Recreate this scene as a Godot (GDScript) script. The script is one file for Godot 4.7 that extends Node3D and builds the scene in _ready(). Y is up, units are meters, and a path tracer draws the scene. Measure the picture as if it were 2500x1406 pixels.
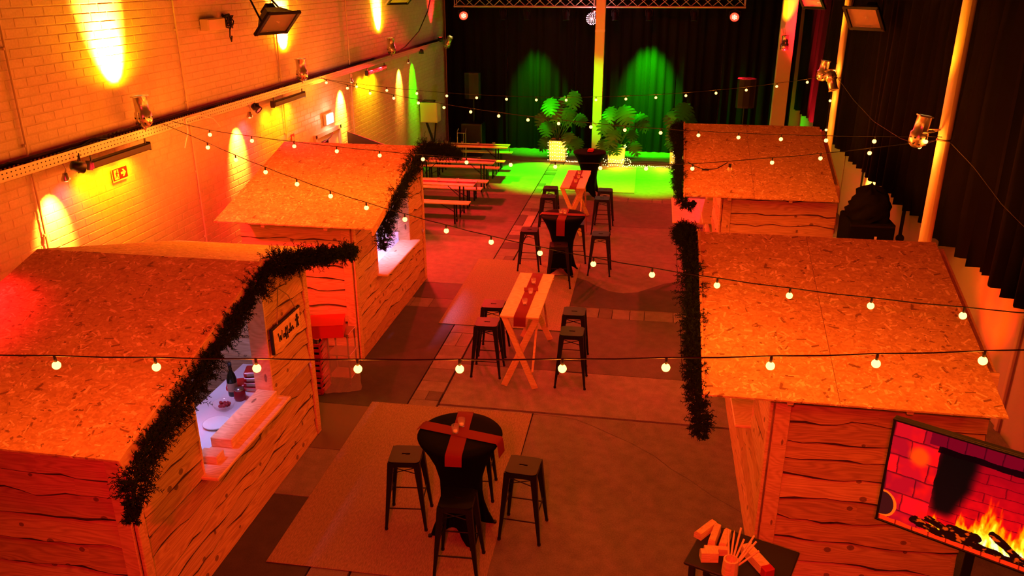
extends Node3D
# A hall at night with four wooden market stalls, festoon strings, high tables and a green-lit stage end.
# x: right, y: up, z: towards the viewer; the long walls run along z. Units are metres.

var M := {}
var names := {}
var rng := RandomNumberGenerator.new()
var bulb_proto: Node3D
var stool_proto: Node3D

# ---------------------------------------------------------------- small helpers
func lin(r: float, g: float, b: float, a := 1.0) -> Color:
	var c := Color(r, g, b).linear_to_srgb()
	c.a = a
	return c

func mat(called: String, c: Color, rough := 0.8, metal := 0.0) -> StandardMaterial3D:
	var m := StandardMaterial3D.new()
	m.resource_name = called
	m.albedo_color = c
	m.roughness = rough
	m.metallic = metal
	M[called] = m
	return m

func glow(called: String, c: Color, energy: float) -> StandardMaterial3D:
	var m := mat(called, Color(0.8, 0.8, 0.8), 0.5)
	m.emission_enabled = true
	m.emission = c
	m.emission_energy_multiplier = energy
	return m

func S() -> SurfaceTool:
	var st := SurfaceTool.new()
	st.begin(Mesh.PRIMITIVE_TRIANGLES)
	st.set_smooth_group(-1)
	return st

func numbered(called: String) -> String:
	if not names.has(called):
		names[called] = 0
		return called
	names[called] += 1
	return "%s_%03d" % [called, names[called]]

func tag(o: Node3D, label: String, category: String, group := "", kind := "") -> Node3D:
	if label != "":
		o.set_meta("label", label)
	if category != "":
		o.set_meta("category", category)
	if group != "":
		o.set_meta("group", group)
	if kind != "":
		o.set_meta("kind", kind)
	return o

func thing(called: String, label: String, category: String, at := Vector3.ZERO, turn := 0.0, group := "") -> Node3D:
	var o := Node3D.new()
	o.name = numbered(called)
	add_child(o)
	o.position = at
	o.rotation.y = turn
	return tag(o, label, category, group)

func done(st: SurfaceTool) -> ArrayMesh:
	st.generate_normals()
	return st.commit()

# one named mesh under a parent; geo is a SurfaceTool or a Mesh
func part(parent: Node, called: String, geo, material: Material, at := Vector3.ZERO, basis := Basis.IDENTITY) -> MeshInstance3D:
	var o := MeshInstance3D.new()
	o.name = called
	o.mesh = done(geo) if geo is SurfaceTool else geo
	o.material_override = material
	o.transform = Transform3D(basis, at)
	parent.add_child(o, true)
	return o

func solo(called: String, geo, material: Material, label: String, category: String, at := Vector3.ZERO, basis := Basis.IDENTITY, group := "") -> MeshInstance3D:
	var o := part(self, numbered(called), geo, material, at, basis)
	tag(o, label, category, group)
	return o

func struct(called: String, geo, material: Material, at := Vector3.ZERO) -> MeshInstance3D:
	var o := part(self, called, geo, material, at)
	o.set_meta("kind", "structure")
	return o

func copy(o: Node3D, at: Vector3, turn := 0.0, label := "", group := "") -> Node3D:
	var c: Node3D = o.duplicate()
	c.name = numbered(str(o.name).trim_suffix("_001"))
	add_child(c)
	c.position = at
	c.rotation.y = turn
	if label != "":
		c.set_meta("label", label)
	if group != "":
		c.set_meta("group", group)
	return c

func tri(st: SurfaceTool, a: Vector3, b: Vector3, c: Vector3) -> void:
	st.add_vertex(a)
	st.add_vertex(b)
	st.add_vertex(c)

# corners given counter-clockwise seen from the front
func quad(st: SurfaceTool, a: Vector3, b: Vector3, c: Vector3, d: Vector3) -> void:
	tri(st, a, c, b)
	tri(st, a, d, c)

func uvquad(st: SurfaceTool, p: Array, uv: Array) -> void:
	for i in [0, 2, 1, 0, 3, 2]:
		st.set_uv(uv[i])
		st.add_vertex(p[i])

# chamfered box
func box(st: SurfaceTool, at: Vector3, size: Vector3, c := 0.0, basis := Basis.IDENTITY) -> void:
	st.set_smooth_group(-1)
	var h := size * 0.5
	c = minf(c, minf(h.x, minf(h.y, h.z)) * 0.9)
	var ax := [Vector3.RIGHT, Vector3.UP, Vector3.BACK]
	var P := func(s: Vector3, face: int) -> Vector3:
		var v := Vector3.ZERO
		for i in 3:
			v[i] = s[i] * (h[i] - (0.0 if i == face else c))
		return at + basis * v
	for f in 3:
		var u := (f + 1) % 3
		var w := (f + 2) % 3
		for sg in [-1.0, 1.0]:
			var q := []
			for k in [[-1, -1], [1, -1], [1, 1], [-1, 1]]:
				var s := Vector3.ZERO
				s[f] = sg
				s[u] = k[0]
				s[w] = k[1]
				q.append(P.call(s, f))
			if sg > 0:
				quad(st, q[0], q[1], q[2], q[3])
			else:
				quad(st, q[3], q[2], q[1], q[0])
	if c <= 0.0:
		return
	for f in 3:
		var u := (f + 1) % 3
		var w := (f + 2) % 3
		for su in [-1.0, 1.0]:
			for sw in [-1.0, 1.0]:
				var a := Vector3.ZERO
				a[f] = -1
				a[u] = su
				a[w] = sw
				var b := a
				b[f] = 1
				var q := [P.call(a, u), P.call(b, u), P.call(b, w), P.call(a, w)]
				if su * sw > 0:
					quad(st, q[3], q[2], q[1], q[0])
				else:
					quad(st, q[0], q[1], q[2], q[3])
	for sx in [-1.0, 1.0]:
		for sy in [-1.0, 1.0]:
			for sz in [-1.0, 1.0]:
				var s := Vector3(sx, sy, sz)
				if sx * sy * sz > 0:
					tri(st, P.call(s, 0), P.call(s, 2), P.call(s, 1))
				else:
					tri(st, P.call(s, 0), P.call(s, 1), P.call(s, 2))

func frame_of(dir: Vector3) -> Basis:
	var y := dir.normalized()
	var x := (Vector3.RIGHT if absf(y.x) < 0.8 else Vector3.BACK).cross(y).normalized()
	return Basis(x, y, x.cross(y))

# tapered round bar
func bar(st: SurfaceTool, a: Vector3, b: Vector3, r0: float, r1: float, n := 8, caps := true, phase := 0.0) -> void:
	var f := frame_of(b - a)
	st.set_smooth_group(1 if n > 5 else -1)
	for i in n:
		var t0 := TAU * i / n + phase
		var t1 := TAU * (i + 1) / n + phase
		var d0 := f.x * cos(t0) + f.z * sin(t0)
		var d1 := f.x * cos(t1) + f.z * sin(t1)
		quad(st, a + d1 * r0, a + d0 * r0, b + d0 * r1, b + d1 * r1)
	st.set_smooth_group(-1)
	if caps:
		for i in n:
			var t0 := TAU * i / n + phase
			var t1 := TAU * (i + 1) / n + phase
			var d0 := f.x * cos(t0) + f.z * sin(t0)
			var d1 := f.x * cos(t1) + f.z * sin(t1)
			tri(st, b, b + d1 * r1, b + d0 * r1)
			tri(st, a, a + d0 * r0, a + d1 * r0)

func tube(st: SurfaceTool, pts: Array, r: float, n := 6) -> void:
	var rings := []
	var x := Vector3.ZERO
	for i in pts.size():
		var d: Vector3 = (pts[mini(i + 1, pts.size() - 1)] - pts[maxi(i - 1, 0)]).normalized()
		if x == Vector3.ZERO:
			x = frame_of(d).x
		x = (x - d * x.dot(d)).normalized()
		var z := x.cross(d)
		var ring := []
		for k in n:
			var t := TAU * k / n
			ring.append(pts[i] + (x * cos(t) + z * sin(t)) * r)
		rings.append(ring)
	st.set_smooth_group(1)
	for i in pts.size() - 1:
		for k in n:
			var m := (k + 1) % n
			quad(st, rings[i][m], rings[i][k], rings[i + 1][k], rings[i + 1][m])
	st.set_smooth_group(-1)
	for k in range(1, n - 1):
		tri(st, rings[0][0], rings[0][k], rings[0][k + 1])
		tri(st, rings[-1][0], rings[-1][k + 1], rings[-1][k])

# profile: [radius, height] pairs from the bottom up
func lathe(st: SurfaceTool, profile: Array, n := 20, at := Vector3.ZERO, basis := Basis.IDENTITY, smooth := true) -> void:
	st.set_smooth_group(1 if smooth else -1)
	for j in profile.size() - 1:
		for i in n:
			var t0 := TAU * i / n
			var t1 := TAU * (i + 1) / n
			var q := []
			for k in [[t0, j], [t1, j], [t1, j + 1], [t0, j + 1]]:
				var rr: float = profile[k[1]][0]
				q.append(at + basis * Vector3(cos(k[0]) * rr, profile[k[1]][1], sin(k[0]) * rr))
			if profile[j][0] < 0.0005:
				tri(st, q[0], q[2], q[3])
			elif profile[j + 1][0] < 0.0005:
				tri(st, q[0], q[1], q[2])
			else:
				tri(st, q[0], q[1], q[2])
				tri(st, q[0], q[2], q[3])
	st.set_smooth_group(-1)

# a polygon (x, y) made into a slab from z = 0 to z = depth
func slab(st: SurfaceTool, poly: PackedVector2Array, depth: float, at := Vector3.ZERO, basis := Basis.IDENTITY) -> void:
	st.set_smooth_group(-1)
	var idx := Geometry2D.triangulate_polygon(poly)
	var V := func(p: Vector2, z: float) -> Vector3:
		return at + basis * Vector3(p.x, p.y, z)
	for i in range(0, idx.size(), 3):
		var a := poly[idx[i]]
		var b := poly[idx[i + 1]]
		var c := poly[idx[i + 2]]
		if (b - a).cross(c - a) > 0:
			var t := b
			b = c
			c = t
		tri(st, V.call(a, depth), V.call(b, depth), V.call(c, depth))
		tri(st, V.call(a, 0.0), V.call(c, 0.0), V.call(b, 0.0))
	var cw := Geometry2D.is_polygon_clockwise(poly)
	for i in poly.size():
		var a := poly[i]
		var b := poly[(i + 1) % poly.size()]
		if cw:
			quad(st, V.call(b, 0.0), V.call(a, 0.0), V.call(a, depth), V.call(b, depth))
		else:
			quad(st, V.call(a, 0.0), V.call(b, 0.0), V.call(b, depth), V.call(a, depth))

func look(dir: Vector3) -> Basis:
	return Basis.looking_at(dir.normalized(), Vector3.UP if absf(dir.normalized().y) < 0.98 else Vector3.BACK)

func lamp(l: Light3D, parent: Node, c: Color, energy: float, size: float, at: Vector3) -> Light3D:
	l.light_color = c
	l.light_energy = energy
	l.light_size = size
	l.shadow_enabled = true
	l.position = at
	if l is OmniLight3D:
		l.omni_range = 40.0
		l.omni_attenuation = 2.0
	elif l is SpotLight3D:
		l.spot_range = 40.0
		l.spot_attenuation = 2.0
	parent.add_child(l, true)
	return l

func spot(parent: Node, c: Color, energy: float, at: Vector3, dir: Vector3, angle: float, soft := 0.6, size := 0.05) -> SpotLight3D:
	var l := SpotLight3D.new()
	l.spot_angle = angle
	l.spot_angle_attenuation = soft
	lamp(l, parent, c, energy, size, at)
	l.basis = look(dir)
	l.name = "spot_light"
	return l

func omni(parent: Node, c: Color, energy: float, at: Vector3, size := 0.03) -> OmniLight3D:
	var l := OmniLight3D.new()
	lamp(l, parent, c, energy, size, at)
	l.name = "point_light"
	return l

# ---------------------------------------------------------------- textures
func noise(freq: float, sd: int, oct := 4) -> FastNoiseLite:
	var n := FastNoiseLite.new()
	n.seed = sd
	n.frequency = freq
	n.fractal_octaves = oct
	return n

func osb_texture(sd: int) -> ImageTexture:
	var w := 1024
	var im := Image.create(w, w, false, Image.FORMAT_RGB8)
	im.fill(Color(0.80, 0.62, 0.42))
	var r := RandomNumberGenerator.new()
	r.seed = sd
	for k in 6400:
		var L := r.randf_range(18, 62)
		var W := r.randf_range(5, 16)
		var a := r.randfn(0.0, 0.8)
		var t := r.randf()
		var c := Color(0.86, 0.69, 0.48).lerp(Color(0.70, 0.51, 0.32), t)
		if t > 0.97:
			c = Color(0.50, 0.33, 0.19)
		elif t < 0.08:
			c = Color(0.95, 0.82, 0.62)
		var x0 := r.randf() * w
		var y0 := r.randf() * w
		var dx := Vector2(cos(a), sin(a))
		var dy := Vector2(-dx.y, dx.x)
		for i in int(L):
			var shade := r.randf_range(-0.02, 0.02)
			for j in int(W):
				var p := Vector2(x0, y0) + dx * i + dy * j
				im.set_pixel(posmod(int(p.x), w), posmod(int(p.y), w), Color(c.r + shade, c.g + shade, c.b + shade))
	return ImageTexture.create_from_image(im)

func wood_texture(sd: int, base: Color, dark: Color, knots: int) -> ImageTexture:
	var w := 1024
	var h := 256
	var im := Image.create(w, h, false, Image.FORMAT_RGB8)
	var n1 := noise(0.05, sd)
	var n2 := noise(0.012, sd + 1, 2)
	var r := RandomNumberGenerator.new()
	r.seed = sd
	var kn := []
	for k in knots:
		kn.append([r.randf() * w, r.randf_range(30, h - 30), r.randf_range(6, 13)])
	for y in h:
		for x in w:
			var yy := float(y)
			var kd := 0.0
			for k in kn:
				var dx: float = (x - k[0]) * 0.8
				var dy: float = y - k[1]
				var d := sqrt(dx * dx + dy * dy)
				if d < k[2] * 5.0:
					var f: float = exp(-d / (k[2] * 1.2))
					yy += signf(dy) * f * -14.0
					if d < k[2]:
						kd = maxf(kd, 0.55 + 0.3 * sin(d * 1.6))
			var v := n2.get_noise_2d(x * 0.12, yy * 1.0) * 3.0 + yy * 0.06
			var ring := pow(absf(sin(v * 3.0)), 3.0)
			var fine := n1.get_noise_2d(x * 0.1, yy * 4.0)
			var t := clampf(0.12 + ring * 0.35 + fine * 0.35, 0.0, 1.0)
			var c := base.lerp(dark, t)
			if kd > 0:
				c = c.lerp(Color(0.25, 0.14, 0.07), kd)
			im.set_pixel(x, y, c)
	return ImageTexture.create_from_image(im)

func grain_texture(sd: int, a: Color, b: Color, f1: float, f2: float, w := 512) -> ImageTexture:
	var im := Image.create(w, w, false, Image.FORMAT_RGB8)
	var n1 := noise(f1, sd)
	var n2 := noise(f2, sd + 7, 5)
	for y in w:
		for x in w:
			var t := 0.5 + 0.45 * n1.get_noise_2d(x, y) + 0.5 * n2.get_noise_2d(x, y)
			im.set_pixel(x, y, a.lerp(b, clampf(t, 0, 1)))
	return ImageTexture.create_from_image(im)

# woven rug: thin lengthwise yarns with lighter and darker runs
func rug_texture(sd: int) -> ImageTexture:
	var im := Image.create(512, 512, false, Image.FORMAT_RGB8)
	var n1 := noise(0.02, sd, 3)
	var r := RandomNumberGenerator.new()
	r.seed = sd
	for x in 512:
		var yarn := r.randf_range(-0.04, 0.04)
		for y in 512:
			var t := 0.55 + yarn + 0.10 * n1.get_noise_2d(x * 4.0, y * 1.4) + r.randf_range(-0.05, 0.05)
			im.set_pixel(x, y, Color(t, t * 0.87, t * 0.72))
	return ImageTexture.create_from_image(im)

# the picture on the television: a brick hearth with burning logs
func fire_picture() -> ImageTexture:
	var w := 640
	var h := 360
	var im := Image.create(w, h, false, Image.FORMAT_RGB8)
	var warp := noise(0.008, 5, 2)
	var n2 := noise(0.02, 9, 4)
	var tone := noise(0.016, 31, 2)
	for y in h:
		for x in w:
			var u := float(x) / w + 0.004 * warp.get_noise_2d(x * 2.0, y * 2.0)
			var v := float(y) / h + 0.008 * warp.get_noise_2d(x * 2.0 + 300, y * 2.0)
			var c := Color(0.02, 0.005, 0.005)
			if u < 0.21:      # side wall of big blocks
				var row := int(v * 5.6 + 0.25)
				var sh := 0.35 * (row % 3)
				var fx := fposmod(u * 7.5 + sh, 1.0)
				var fy := fposmod(v * 5.6 + 0.25, 1.0)
				var k := sin(row * 2.3 + int(u * 7.5 + sh) * 1.7)
				c = Color(0.90, 0.05, 0.09).lerp(Color(0.62, 0.03, 0.10), 0.5 + 0.5 * k)
				c = c.lerp(Color(1.0, 0.06, 0.03), clampf(0.6 * tone.get_noise_2d(x, y) + (u - 0.06) * 2.0, 0, 1))
				var joint := maxf(smoothstep(0.07, 0.0, fx), smoothstep(0.12, 0.0, fy))
				c = c.lerp(Color(0.26, 0.01, 0.04), joint * 0.85)
				var hot := Vector2((u - 0.13) / 0.055, (v - 0.27) / 0.11).length()
				c = c.lerp(Color(1.0, 0.24, 0.03), smoothstep(1.1, 0.5, hot))
				if u < 0.075 * sqrt(maxf(0.0, 1.0 - pow((v - 0.83) / 0.14, 2.0))):
					c = Color(0.22, 0.05, 0.05) if u < 0.062 * sqrt(maxf(0.0, 1.0 - pow((v - 0.83) / 0.12, 2.0))) else Color(1.0, 0.35, 0.05)
			else:
				var row := int(v * 11.0 + u * 1.2)
				var fx := fposmod(u * 6.0 + (row % 2) * 0.5, 1.0)
				var fy := fposmod(v * 11.0 + u * 1.2, 1.0)
				c = Color(0.80, 0.02, 0.05).lerp(Color(0.42, 0.0, 0.08), clampf(0.75 - v * 1.2, 0, 1))
				c = c.lerp(Color(0.55, 0.0, 0.05), 0.4 * tone.get_noise_2d(x * 1.5, y * 1.5))
				c = c.lerp(Color(0.25, 0.0, 0.03), 0.7 * maxf(smoothstep(0.05, 0.0, fx), smoothstep(0.12, 0.0, fy)))
				var soot := smoothstep(0.03, -0.03, absf(u - 0.285 + 0.05 * (v - 0.3)) - (0.085 - 0.07 * clampf((v - 0.45) * 2.2, 0, 1))) * smoothstep(0.8, 0.68, v)
				c = c.lerp(Color(0.03, 0.012, 0.012), soot)
			if v < 0.115 and u > 0.16:   # lintel course
				c = Color(0.42, 0.01, 0.09).lerp(Color(0.22, 0.0, 0.05), smoothstep(0.10, 0.0, fposmod(u * 13.0, 1.0)))
			elif v < 0.17 and u > 0.2:
				c = c.lerp(Color(0.02, 0.0, 0.01), 0.9)
			# flames
			var rise := 0.10 + 0.34 * exp(-pow((u - 0.47) / 0.075, 2.0)) + 0.12 * exp(-pow((u - 0.24) / 0.02, 2.0)) + 0.14 * exp(-pow((u - 0.35) / 0.018, 2.0)) + 0.30 * exp(-pow((u - 0.62) / 0.05, 2.0)) + 0.36 * exp(-pow((u - 0.80) / 0.08, 2.0))
			rise *= 1.0 + 0.45 * warp.get_noise_2d(x * 6.0, y * 1.2)
			var lick := clampf((rise - (0.93 - v)) / maxf(rise, 0.05), 0.0, 1.0) * clampf((u - 0.2) * 14.0, 0.0, 1.0)
			lick *= 0.75 + 0.6 * n2.get_noise_2d(x * 1.8, y * 0.7)
			if lick > 0.0:
				var f := Color(1.0, 0.10, 0.0).lerp(Color(1.0, 0.55, 0.0), smoothstep(0.08, 0.28, lick)).lerp(Color(1.0, 0.9, 0.15), smoothstep(0.28, 0.5, lick)).lerp(Color(1.0, 1.0, 0.75), smoothstep(0.5, 0.8, lick))
				c = c.lerp(f, smoothstep(0.0, 0.22, lick))
			for lg in [[0.16, 0.88, 0.36, 0.98, 0.024], [0.22, 0.83, 0.42, 0.93, 0.020], [0.32, 0.84, 0.43, 0.85, 0.024], [0.30, 0.90, 0.72, 0.99, 0.030], [0.49, 0.76, 0.60, 0.90, 0.020], [0.60, 0.93, 0.98, 0.90, 0.032], [0.80, 0.82, 0.99, 0.92, 0.026]]:
				var p := Vector2(u, v * 0.5625)
				var d: float = Geometry2D.get_closest_point_to_segment(p, Vector2(lg[0], lg[1] * 0.5625), Vector2(lg[2], lg[3] * 0.5625)).distance_to(p) / (lg[4] * (0.9 + 0.3 * n2.get_noise_2d(x, y)))
				if d < 1.0:
					c = Color(0.10, 0.008, 0.006).lerp(Color(1.0, 0.28, 0.02), 0.75 * smoothstep(0.15, 0.4, n2.get_noise_2d(x * 1.2 + 90.0, y * 1.8)))
			if v > 0.955:
				c = Color(0.95, 0.16, 0.03).lerp(Color(0.4, 0.02, 0.01), smoothstep(0.12, 0.0, fposmod(u * 13.0, 1.0)))
			im.set_pixel(x, y, c)
	return ImageTexture.create_from_image(im)

func make_materials() -> void:
	var m: StandardMaterial3D
	m = mat("osb", Color(1, 1, 1), 0.75)
	m.albedo_texture = osb_texture(3)
	m.uv1_scale = Vector3(0.62, 0.62, 0.62)
	for k in 3:
		m = mat("pine%d" % k, Color.WHITE, 0.7)
		m.albedo_texture = wood_texture(20 + k, [Color(0.86, 0.70, 0.50), Color(0.80, 0.62, 0.42), Color(0.88, 0.73, 0.55)][k], [Color(0.60, 0.41, 0.24), Color(0.52, 0.34, 0.19), Color(0.64, 0.45, 0.27)][k], 5)
		m.vertex_color_use_as_albedo = true
	m = mat("timber", Color.WHITE, 0.65)
	m.albedo_texture = wood_texture(41, Color(0.86, 0.70, 0.50), Color(0.66, 0.47, 0.29), 2)
	m.uv1_triplanar = true
	m.uv1_scale = Vector3(1.2, 1.2, 1.2)
	m = mat("planed", Color.WHITE, 0.45)
	m.albedo_texture = wood_texture(43, Color(0.92, 0.79, 0.60), Color(0.76, 0.58, 0.38), 1)
	m.uv1_triplanar = true
	m.uv1_scale = Vector3(1.0, 1.0, 1.0)
	var conc := [[Color(0.55, 0.51, 0.50), Color(0.42, 0.39, 0.38)], [Color(0.28, 0.26, 0.26), Color(0.21, 0.195, 0.195)], [Color(0.50, 0.465, 0.45), Color(0.375, 0.35, 0.34)], [Color(0.64, 0.61, 0.58), Color(0.52, 0.49, 0.46)], [Color(0.385, 0.35, 0.345), Color(0.285, 0.26, 0.255)]]
	for k in 5:
		m = mat("concrete%d" % k, Color.WHITE, 0.72)
		m.albedo_texture = grain_texture(60 + k, conc[k][0], conc[k][1], 0.012, 0.14)
		m.uv1_triplanar = true
		m.uv1_world_triplanar = true
		m.uv1_scale = Vector3(0.7, 0.7, 0.7)
	mat("screed", Color(0.42, 0.39, 0.37), 0.22)
	m = mat("painted_brick", Color.WHITE, 0.55)
	m.albedo_texture = grain_texture(80, Color(0.86, 0.83, 0.77), Color(0.78, 0.74, 0.67), 0.01, 0.09)
	m.uv1_triplanar = true
	m.uv1_world_triplanar = true
	m.uv1_scale = Vector3(0.6, 0.6, 0.6)
	mat("mortar", Color(0.80, 0.765, 0.70), 0.8)
	mat("plaster", Color(0.80, 0.77, 0.71), 0.8)
	mat("dark_ceiling", Color(0.10, 0.10, 0.10), 0.95)
	mat("cream_paint", Color(0.84, 0.80, 0.70), 0.5)
	m = mat("black_drape", Color(0.076, 0.07, 0.07), 0.95)
	m.metallic_specular = 0.08
	m = mat("black_stretch", Color(0.035, 0.033, 0.036), 0.8)
	m.metallic_specular = 0.15
	mat("black_plastic", Color(0.04, 0.04, 0.042), 0.45)
	mat("grille", Color(0.07, 0.07, 0.075), 0.6, 0.3)
	mat("black_steel", Color(0.04, 0.037, 0.036), 0.45, 0.3)
	mat("dark_frame", Color(0.10, 0.10, 0.095), 0.4, 0.6)
	mat("chrome", Color(0.86, 0.84, 0.80), 0.24, 0.85)
	mat("brushed", Color(0.70, 0.69, 0.66), 0.35, 1.0)
	mat("aluminium", Color(0.74, 0.73, 0.72), 0.4, 0.35)
	mat("red_cloth", Color(0.44, 0.02, 0.09), 0.9)
	mat("red_plastic", Color(0.70, 0.04, 0.05), 0.35)
	mat("red_card", Color(0.78, 0.06, 0.05), 0.7)
	mat("sign_red", Color(0.72, 0.05, 0.05), 0.5)
	mat("white_paint", Color(0.88, 0.87, 0.84), 0.5)
	mat("ink", Color(0.06, 0.035, 0.025), 0.7)
	mat("rubber", Color(0.03, 0.03, 0.03), 0.8)
	mat("slate", Color(0.10, 0.095, 0.09), 0.6)
	mat("green_bottle", Color(0.05, 0.10, 0.06), 0.15)
	mat("berry", Color(0.55, 0.05, 0.10), 0.4)
	mat("wax", Color(0.92, 0.86, 0.74), 0.5)
	mat("paper", Color(0.62, 0.55, 0.45), 0.8)
	m = mat("glass", Color(0.95, 0.97, 0.97, 0.12), 0.03)
	m.transparency = BaseMaterial3D.TRANSPARENCY_ALPHA
	m = mat("film", Color(0.9, 0.9, 0.9, 0.22), 0.12)
	m.transparency = BaseMaterial3D.TRANSPARENCY_ALPHA
	m.cull_mode = BaseMaterial3D.CULL_DISABLED
	m = mat("pine_needles", Color(0.105, 0.15, 0.08), 0.85)
	m.metallic_specular = 0.1
	m.cull_mode = BaseMaterial3D.CULL_DISABLED
	m = mat("leaf_green", Color(0.12, 0.30, 0.10), 0.42)
	m.cull_mode = BaseMaterial3D.CULL_DISABLED
	m.backlight_enabled = true
	m.backlight = Color(0.12, 0.2, 0.05)
	mat("stem_green", Color(0.22, 0.34, 0.14), 0.6)
	mat("soil", Color(0.07, 0.05, 0.04), 0.95)
	m = mat("jute", Color.WHITE, 0.95)
	m.albedo_texture = rug_texture(7)
	m.uv1_triplanar = true
	m.uv1_scale = Vector3(2.0, 2.0, 1.0)
	m = mat("pale_carpet", Color.WHITE, 0.95)
	m.albedo_texture = grain_texture(95, Color(0.80, 0.77, 0.70), Color(0.66, 0.63, 0.56), 0.02, 0.2, 256)
	m.uv1_triplanar = true
	m = mat("screen_picture", Color(0.01, 0.01, 0.01), 0.15)
	m.emission_enabled = true
	m.emission_texture = fire_picture()
	m.emission_operator = BaseMaterial3D.EMISSION_OP_MULTIPLY
	m.emission = Color.WHITE
	m.emission_energy_multiplier = 1.35
	glow("bulb_glow", lin(1.0, 0.60, 0.13), 4.0)
	glow("par_glow", lin(1.0, 0.66, 0.22), 6.0)
	glow("amber_glow", lin(1.0, 0.45, 0.03), 3.0)
	glow("red_led_glow", lin(1.0, 0.012, 0.010), 5.0)
	glow("red_core_glow", lin(1.0, 0.30, 0.18), 6.0)
	glow("green_led_glow", lin(0.1, 1.0, 0.05), 5.0)
	glow("fairy_glow", lin(1.0, 0.62, 0.14), 14.0)
	glow("cold_glow", lin(0.74, 0.72, 1.0), 3.0)
	glow("exit_glow", lin(1.0, 0.92, 0.75), 2.5)
	glow("pink_led_glow", lin(1.0, 0.45, 0.6), 4.0)

# ---------------------------------------------------------------- colours of the lights (linear)
var AMBER := lin(1.0, 0.32, 0.022)
var TUNGSTEN := lin(1.0, 0.17, 0.008)
var ORANGE := lin(1.0, 0.26, 0.004)
var YELLOW := lin(1.0, 0.55, 0.0)
var RED := lin(1.0, 0.008, 0.016)
var GREEN := lin(0.012, 1.0, 0.0)
var COLD := lin(0.55, 0.42, 1.0)

func _ready() -> void:
	rng.seed = 11
	var cam := Camera3D.new()
	cam.name = "camera"
	cam.fov = 39.06
	cam.near = 0.1
	cam.far = 80.0
	cam.position = Vector3(0, 5.2, 0)
	cam.rotation_degrees = Vector3(-21.066, 9.887, -0.17)
	add_child(cam)
	cam.current = true
	var env := Environment.new()
	env.background_mode = Environment.BG_COLOR
	env.background_color = Color.BLACK
	env.tonemap_mode = Environment.TONE_MAPPER_LINEAR
	env.tonemap_exposure = 1.0
	env.sdfgi_enabled = true
	env.ssao_enabled = true
	env.ssil_enabled = true
	var we := WorldEnvironment.new()
	we.name = "environment"
	we.environment = env
	add_child(we)
	make_materials()
	build_shell()
	build_floor()
	build_brick_wall()
	build_curtains()
	build_columns()
	build_wall_fittings()
	build_stage()
	build_stalls()
	build_tables()
	build_benches()
	build_strings()
	build_hearth_corner()
	build_back_corner()

# ---------------------------------------------------------------- the hall
func build_shell() -> void:
	var st := S()
	box(st, Vector3(-1.15, -0.14, -11.5), Vector3(11.4, 0.2, 29.4))
	struct("floor", st, M.mortar_floor if M.has("mortar_floor") else mat("joint_dirt", Color(0.16, 0.15, 0.14), 0.95))
	st = S()
	box(st, Vector3(-1.15, 7.1, -11.5), Vector3(11.4, 0.2, 29.4))
	struct("ceiling", st, M.dark_ceiling)
	st = S()
	box(st, Vector3(-6.76, 3.5, -11.5), Vector3(0.22, 7.2, 29.4))
	struct("wall_left", st, M.mortar)
	st = S()
	box(st, Vector3(4.46, 3.5, -11.5), Vector3(0.2, 7.2, 29.4))
	struct("wall_right", st, M.plaster)
	st = S()
	box(st, Vector3(-1.15, 3.5, -26.1), Vector3(11.0, 7.2, 0.2))
	struct("wall_back", st, M.plaster)
	st = S()
	box(st, Vector3(-1.15, 3.5, 3.1), Vector3(11.0, 7.2, 0.2))
	struct("wall_front", st, M.dark_ceiling)

func floor_slab(parent: Node, called: String, poly: Array, m: Material, thick := 0.035, top := 0.0) -> void:
	var p := PackedVector2Array()
	for q in poly:
		p.append(Vector2(q[0], -q[1]))
	var st := S()
	slab(st, p, thick)
	part(parent, called, st, m, Vector3(0, top - thick, 0), Basis(Vector3.RIGHT, -PI / 2))

func rect(x0: float, z0: float, x1: float, z1: float, g := 0.005) -> Array:
	return [[x0 + g, z0 - g], [x1 - g, z0 - g], [x1 - g, z1 + g], [x0 + g, z1 + g]]

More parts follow.
